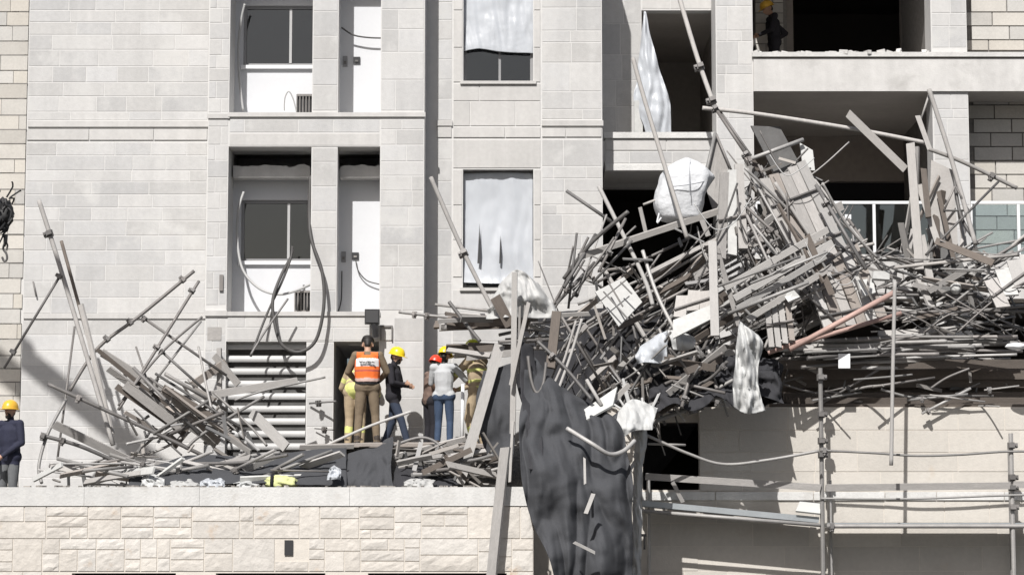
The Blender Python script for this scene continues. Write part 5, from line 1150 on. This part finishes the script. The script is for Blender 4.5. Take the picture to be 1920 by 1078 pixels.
def person(label, foot, yaw, outfit, pose=None, height=1.76, lean=0.0, side=0.0, head=(0, 0), hat=None, vest=None, belt=False, group=None, beard=False, bulk=1.0):
    """foot: world point between the feet; yaw 0 faces away from the camera (+Y), positive turns left."""
    J = dict(pel=(0, 0, .95), wai=(0, .0, 1.07), che=(0, .0, 1.27), nec=(0, -.01, 1.46), hea=(0, .02, 1.60),
             shL=(-.185, 0, 1.41), elL=(-.25, -.03, 1.13), wrL=(-.24, .08, .90), shR=(.185, 0, 1.41), elR=(.25, -.03, 1.13), wrR=(.24, .08, .90),
             hiL=(-.088, 0, .92), knL=(-.10, .03, .50), anL=(-.11, -.02, .085), hiR=(.088, 0, .92), knR=(.10, .03, .50), anR=(.11, -.02, .085))
    J = {k: Vector(v) for k, v in J.items()}
    rot = Matrix.Rotation(-lean, 3, 'X') @ Matrix.Rotation(side, 3, 'Y')
    pivot = Vector((0, 0, .97))
    for k in ('wai', 'che', 'nec', 'hea', 'shL', 'elL', 'wrL', 'shR', 'elR', 'wrR'): J[k] = pivot + rot @ (J[k] - pivot)
    for k, v in (pose or {}).items(): J[k] = Vector(v)
    hp_, ht = head
    hrot = Matrix.Rotation(ht, 3, 'Z') @ Matrix.Rotation(-hp_, 3, 'X')
    up = (J['nec'] - J['che']).normalized()
    if not (pose and 'hea' in pose): J['hea'] = J['nec'] + (hrot @ Vector((0, .03, .15)))
    k_ = bulk
    prims = []
    def seg(tg, a, b, ra, rb, sx=1.0): prims.append((tg, Vector(a), Vector(b), ra, rb, sx, None))
    def el(tg, c, r): prims.append((tg, Vector(c), Vector(c), min(r), min(r), 1, r))
    seg('top', J['pel'] + Vector((0, 0, .02)), J['wai'], .128 * k_, .122 * k_, 1.25); seg('top', J['wai'], J['che'], .122 * k_, .138 * k_, 1.28)
    seg('top', J['che'], J['nec'] - up * .08, .135 * k_, .085, 1.35)
    seg('top', J['shL'], J['shR'], .068, .068); seg('neck', J['nec'] - up * .05, J['nec'].lerp(J['hea'], .45), .056, .052)
    seg('leg', J['hiL'], J['hiR'], .118, .118)
    hd = J['hea']
    def H_(x, y, z): return hd + hrot @ Vector((x, y, z))
    seg('face', H_(0, -.01, .03), H_(0, .012, .03), .088, .080); seg('face', H_(0, .015, -.05), H_(0, .045, -.075), .062, .040)
    seg('face', H_(0, .088, .0), H_(0, .108, -.028), .012, .016); seg('face', H_(0, .078, -.055), H_(0, .08, -.058), .022, .022)
    for s_ in (-1, 1): seg('face', H_(s_ * .082, -.005, .005), H_(s_ * .086, -.012, -.03), .016, .012)
    seg('hair', H_(0, -.022, .055), H_(0, -.005, .065), .088, .078); seg('hair', H_(0, -.05, .0), H_(0, -.06, -.03), .062, .045)
    if beard: seg('hair', H_(0, .045, -.075), H_(0, .062, -.09), .050, .034); seg('hair', H_(0, .09, -.045), H_(0, .088, -.046), .016, .016)
    for s_, S_ in ((-1, 'L'), (1, 'R')):
        sh, elb, wr = J['sh' + S_], J['el' + S_], J['wr' + S_]
        seg('uarm', sh, elb, .064 * k_, .052 * k_); seg('farm', elb, wr, .050 * k_, .036 * k_)
        d = (wr - elb).normalized(); pn = d.cross(Vector((0, 0, 1))) if abs(d.z) < .95 else Vector((s_, 0, 0))
        sd = Vector((0, 1, 0)) if abs(d.z) > .8 else Vector((0, 0, 1)); sd = (sd - d * sd.dot(d)).normalized(); nm = d.cross(sd).normalized() * -s_
        palm = wr + d * .075
        seg('hand', wr + d * .02, palm, .030, .026); 
        for q, (o, L) in enumerate(((-.030, .060), (-.010, .072), (.010, .075), (.030, .066))):
            b0 = palm + sd * o; b1 = b0 + d * L * .55 - nm * .008; b2 = b1 + (d * .6 - nm * .75).normalized() * L * .45
            seg('hand', b0 - d * .02, b1, .0105, .0095); seg('hand', b1, b2, .0095, .0085)
        t0 = wr + d * .035 + sd * .028; seg('hand', t0, t0 + (d * .7 + sd * .7).normalized() * .035, .013, .012); seg('hand', t0 + (d * .7 + sd * .7).normalized() * .035, t0 + d * .07 + sd * .035 - nm * .012, .011, .009)
        hi, kn, an = J['hi' + S_], J['kn' + S_], J['an' + S_]
        seg('leg', hi, kn, .092 * k_, .066 * k_); seg('shin', kn, an, .066 * k_, .052 * k_)
        f = Vector((s_ * .025, .15, -.045)); seg('boot', an + Vector((0, -.03, -.035)), an + f, .045, .042); seg('boot', an + Vector((0, 0, .06)), an, .058, .056)
    mb = MB()
    for (tg, a, b, ra, rb, sx, r) in prims:
        V, F = caps(a, b, ra, rb, sx); mb.add(V, F)
    me = bpy.data.meshes.new('person_src'); me.from_pydata(mb.v, [], mb.f); me.update()
    so_ = bpy.data.objects.new('person_src', me); C.objects.link(so_)
    md = so_.modifiers.new('r', 'REMESH'); md.mode = 'VOXEL'; md.voxel_size = .0125; md.use_smooth_shade = True
    ms = so_.modifiers.new('s', 'SMOOTH'); ms.factor = .5; ms.iterations = 3
    dg = bpy.context.evaluated_depsgraph_get(); body = bpy.data.meshes.new_from_object(so_.evaluated_get(dg))
    bpy.data.objects.remove(so_); bpy.data.meshes.remove(me)
    n = len(body.vertices); co = np.empty(n * 3); body.vertices.foreach_get('co', co); co = co.reshape(-1, 3)
    nf = len(body.polygons); fc = np.empty(nf * 3); body.polygons.foreach_get('center', fc); fc = fc.reshape(-1, 3)
    best = np.full(nf, 1e9); bi = np.zeros(nf, int); bt = np.zeros(nf)
    for i, (tg, a, b, ra, rb, sx, r) in enumerate(prims):
        A, B = np.array(a), np.array(b); ab = B - A; l2 = max(ab @ ab, 1e-9)
        t = np.clip(((fc - A) @ ab) / l2, 0, 1); d = np.linalg.norm(fc - (A + t[:, None] * ab), axis=1) / ((ra + (rb - ra) * t) * (1 + (sx - 1) * .6))
        if tg == 'hair': d = d - .02
        u = d < best; best[u] = d[u]; bi[u] = i; bt[u] = t[u]
    tags = [p_[0] for p_ in prims]; slots = {}; idx = np.zeros(nf, int)
    def slot(mn):
        if mn not in slots: slots[mn] = len(slots); body.materials.append(MATS[mn])
        return slots[mn]
    body.materials.clear()
    base = {'face': 'skin', 'neck': 'skin', 'hand': 'skin', 'hair': 'hair', 'boot': 'boot'}; base.update({k: v for k, v in outfit.items() if isinstance(v, str)})
    base.setdefault('shin', base.get('leg')); base.setdefault('uarm', base.get('top')); base.setdefault('farm', base.get('uarm'))
    bands = outfit.get('bands', []); hem = outfit.get('hem')
    for i in range(nf):
        tg = tags[bi[i]]; mn = base[tg]
        if hem and tg in ('top', 'leg'): mn = base['top'] if fc[i][2] > hem + .012 * math.sin(fc[i][0] * 40) else base['leg']
        for (bt_, t0, t1, bm_) in bands:
            if tg == bt_ and t0 <= bt[i] <= t1: mn = bm_
        idx[i] = slot(mn)
    body.polygons.foreach_set('material_index', idx.astype(np.int32)); body.polygons.foreach_set('use_smooth', [True] * nf)
    sc_ = height / 1.76
    T = Matrix.Translation(foot) @ Matrix.Rotation(yaw, 4, 'Z') @ Matrix.Scale(sc_, 4)
    pz = -min(co[:, 2].min(), 0) ; T = T @ Matrix.Translation((0, 0, -co[:, 2].min()))
    torso = [i for i in range(nf) if tags[bi[i]] in ('top', 'neck')] if (vest or belt) else []
    ptv = None
    if vest:                                            # a shell lifted off the torso
        nv = np.empty(n * 3); body.vertices.foreach_get('normal', nv); nv = nv.reshape(-1, 3)
        vm = MB(); mp = {}; mats_i = []; vn = {}
        for i in torso:
            c = fc[i]
            if not vest['cover'](c): continue
            ids = []
            for v_ in body.polygons[i].vertices:
                if v_ not in mp: mp[v_] = len(vm.v); vm.v.append(tuple(T @ Vector(co[v_] + nv[v_] * .016)))
                ids.append(mp[v_])
            vm.f.append(tuple(ids)); mats_i.append(vest['mat'](c))
    body.transform(T); body.update()
    o = bpy.data.objects.new('person', body); C.objects.link(o); tag(o, label, 'person', group)
    if vest:
        vo = vm.build('vest', 'orange', o, smooth=True)
        names = sorted(set(mats_i)); vo.data.materials.clear()
        for nm_ in names: vo.data.materials.append(MATS[nm_])
        vo.data.polygons.foreach_set('material_index', [names.index(a) for a in mats_i])
        sd_ = vo.modifiers.new('solid', 'SOLIDIFY'); sd_.thickness = .01; sd_.offset = 1
    def L2W(v): return T @ Vector(v)
    if belt:
        m = MB(); ring = []
        for i in range(28):
            a = 2 * math.pi * i / 28; c = J['pel'] + Vector((0, 0, .035)); rx, ry = .172 * k_, .136 * k_
            for z_, k2 in ((-.026, 1.0), (.026, 1.0)): ring.append(L2W(c + Vector((rx * math.cos(a), ry * math.sin(a), z_))))
        m.v = [tuple(v) for v in ring]; m.f = [(2 * i, 2 * ((i + 1) % 28), 2 * ((i + 1) % 28) + 1, 2 * i + 1) for i in range(28)]
        m.build('belt', 'belt', o, smooth=True)
    if hat:                                             # hard hat: ribbed dome, brim and peak
        m = MB(); N = 28; rows = 9; hc = Vector((0, -.005, .035))
        for j in range(rows + 1):
            th = math.pi / 2 * j / rows
            for i in range(N):
                a = 2 * math.pi * i / N; rr = math.cos(th) ** .8 if j < rows else .02
                rib = 1 + .03 * max(0, math.cos(a * 2)) ** 12 * math.sin(th)
                m.v.append(tuple(L2W(H_(*(hc + Vector((.118 * rr * math.cos(a), .140 * rr * math.sin(a), .135 * math.sin(th) * rib)))))))
        for j in range(rows):
            for i in range(N): m.f.append((j * N + i, j * N + (i + 1) % N, (j + 1) * N + (i + 1) % N, (j + 1) * N + i))
        m.f.append(tuple(rows * N + i for i in range(N)))
        ho = m.build('helmet', hat, o, smooth=True)
        m = MB()
        for i in range(N):
            a = 2 * math.pi * i / N; ext = .012 + .045 * max(0, math.sin(a)) ** 2
            for r_, z_ in ((0, .0), (ext, -.008), (ext, -.014), (-.004, -.010)):
                m.v.append(tuple(L2W(H_(*(hc + Vector(((.118 + r_) * math.cos(a), (.140 + r_) * math.sin(a), z_)))))))
        for i in range(N):
            for q in range(4): m.f.append((4 * i + q, 4 * ((i + 1) % N) + q, 4 * ((i + 1) % N) + (q + 1) % 4, 4 * i + (q + 1) % 4))
        m.build('brim', hat, ho, smooth=True)
    for s_ in (-1, 1):
        m = MB(); V, F = ell(H_(s_ * .032, .078, .022), (.012, .010, .008), 8, 6); m.add([L2W(v) for v in V], F); e = m.build('eye', 'hair', o, smooth=True)
    return o, L2W, H_
def at_foot(x, ytop, Y, h=1.80):
    p = P(x, ytop, Y); return Vector((p.x, p.y, p.z - h))
WORK = 'rescuers on the rubble by the doorway'
# bearded man at the left edge, body turned left and to the camera
person('bearded man in dark jacket and yellow hard hat at the left edge, hands clasped', at_foot(21, 743, -3.0, 1.83), R(148), dict(top='navy_cloth', leg='grey_cloth', neck='navy_cloth', hem=.80),
       dict(elL=(-.25, .02, 1.13), wrL=(-.08, .23, .93), elR=(.25, .02, 1.13), wrR=(.06, .24, .92)), 1.76, head=(.0, .1), hat='helmet_amber', beard=True, bulk=1.12)
# officer with the orange vest, back to the camera
def vcov(c): return .99 < c[2] < 1.44 and abs(c[0]) < .175 and not (c[2] > 1.40 and abs(c[0]) < .05)
def vmat(c):
    if c[1] < 0 and 1.235 < c[2] < 1.345 and abs(c[0]) < .155: return 'vest_white'
    if 1.155 < c[2] < 1.185: return 'reddish'
    if c[2] < 1.05: return 'vest_grey'
    return 'orange'
of = Vector((P(688, 835, -1.25).x, -1.25, STZ + .02))
o, L2W, H_ = person('officer in orange vest and olive uniform seen from behind, taller than the others', of, R(2), dict(top='olive', leg='olive', neck='skin', hand='skin'),
       dict(elL=(-.30, .06, 1.16), wrL=(-.20, .26, 1.05), elR=(.30, .06, 1.16), wrR=(.18, .27, 1.04), anL=(-.15, -.02, .085), knL=(-.125, .02, .5), anR=(.15, -.02, .085), knR=(.125, .03, .5)), 1.80, head=(.5, 0), vest=dict(cover=vcov, mat=vmat), belt=True, bulk=1.1)
vest_ob = [c for c in o.children if c.name.startswith('vest')][0]
rg = random.Random(12); bx = -.115                       # blurred dark lettering on the white panel
while bx < .115:
    w = rg.uniform(.012, .026); hh = rg.uniform(.018, .034) * (1.3 if bx < -.08 else 1); zc = 1.288 + rg.uniform(-.004, .006); m = MB()
    yb2 = -.195 + .16 * bx * bx * 4
    c = Vector((bx + w / 2, yb2, zc))
    m.obox(L2W(c), Vector((1, 0, 0)), Vector((0, 1, 0)), Vector((0, 0, 1)), w / 2, .012, .007); m.obox(L2W(c + Vector((-w * .4, 0, hh * .3))), Vector((1, 0, 0)), Vector((0, 1, 0)), Vector((0, 0, 1)), .004, .012, hh / 2)
    m.build('lettering', 'belt', vest_ob); bx += w + rg.uniform(.004, .01)
m = MB(); m.tube([L2W(H_(0, -.01, .075)), L2W(H_(0, -.01, .13))], .104, 20, r2=.085); m.build('cap', 'hair', o, smooth=True)
ff = dict(top='tan', leg='tan', neck='tan', bands=[('farm', .55, .85, 'reflective'), ('shin', .35, .6, 'reflective'), ('uarm', .45, .7, 'reflective'), ('top', .0, .12, 'reflective')])
fz = STZ + .02
person('firefighter in tan suit bending into the doorway behind the officer', Vector((P(664, 830, -.75).x, -.6, fz)), R(-12), ff, dict(elL=(-.32, .36, 1.02), wrL=(-.25, .55, .86), elR=(.25, .5, 1.0), wrR=(.2, .68, .88)), 1.74, lean=.75, head=(.7, 0), bulk=1.18, hat='helmet_yellow')
person('man in black with yellow hard hat standing right of the officer, arms folded', Vector((P(737, 832, -.95).x, -.95, fz - .06)), R(-105), dict(top='black_cloth', leg='denim_dark', neck='black_cloth', hem=.80),
       dict(elL=(-.27, .05, 1.14), wrL=(.05, .24, 1.13), elR=(.27, .06, 1.14), wrR=(-.06, .23, 1.10), anR=(.10, .30, .085), knR=(.10, .18, .5), anL=(-.11, -.22, .085), knL=(-.10, -.05, .5)), 1.66, head=(.25, 0), hat='helmet_yellow', beard=True, bulk=1.05)
person('man in pale grey vest and blue jeans with yellow hard hat, back turned', Vector((P(832, 828, -1.1).x, -1.1, fz - .06)), R(-14), dict(top='light_grey_cloth', leg='denim', uarm='light_grey_cloth', farm='skin', neck='hair', hem=.93),
       dict(elL=(-.25, .10, 1.15), wrL=(-.12, .28, 1.02), elR=(.33, .16, 1.20), wrR=(.40, .38, 1.10)), 1.66, head=(.25, -.1), hat='helmet_yellow', bulk=1.02)
person('person in red helmet and mottled dark vest half hidden left of the grey vest man', Vector((P(806, 830, -.55).x, -.55, fz - .06)), R(-60), dict(top='camo', leg='black_cloth', uarm='camo', farm='black_cloth', neck='skin'),
       dict(elL=(-.25, .10, 1.12), wrL=(-.1, .28, 1.0), elR=(.25, .10, 1.12), wrR=(.1, .3, 1.0)), 1.58, lean=.12, head=(.35, .2), hat='helmet_red', bulk=1.05)
person('firefighter in tan suit and lime helmet standing under the overhang behind the leaning plank', at_foot(897, 629, -1.0, 1.80), R(50), ff, dict(elL=(-.26, .38, 1.08), wrL=(-.18, .58, 1.0), elR=(.26, .36, 1.05), wrR=(.15, .56, .98), knL=(-.12, .10, .48), knR=(.12, .08, .48)), 1.75, lean=.1, head=(.3, 0), hat='helmet_lime', bulk=1.15)
# man in the upper loggia
zfl = ZR(100, YR) + .01
person('man in black with amber helmet standing in the upper right loggia, hand on hip', Vector((P(1452, 60, YR + 3.4).x, YR + 3.4, zfl)), R(100), dict(top='black_cloth', leg='black_cloth', neck='skin'),
       dict(elL=(-.25, .12, 1.13), wrL=(-.05, .30, 1.06), elR=(.20, -.28, 1.16), wrR=(.16, -.06, 1.0)), 1.74, head=(.45, 0), hat='helmet_amber', lean=.1, bulk=1.05)
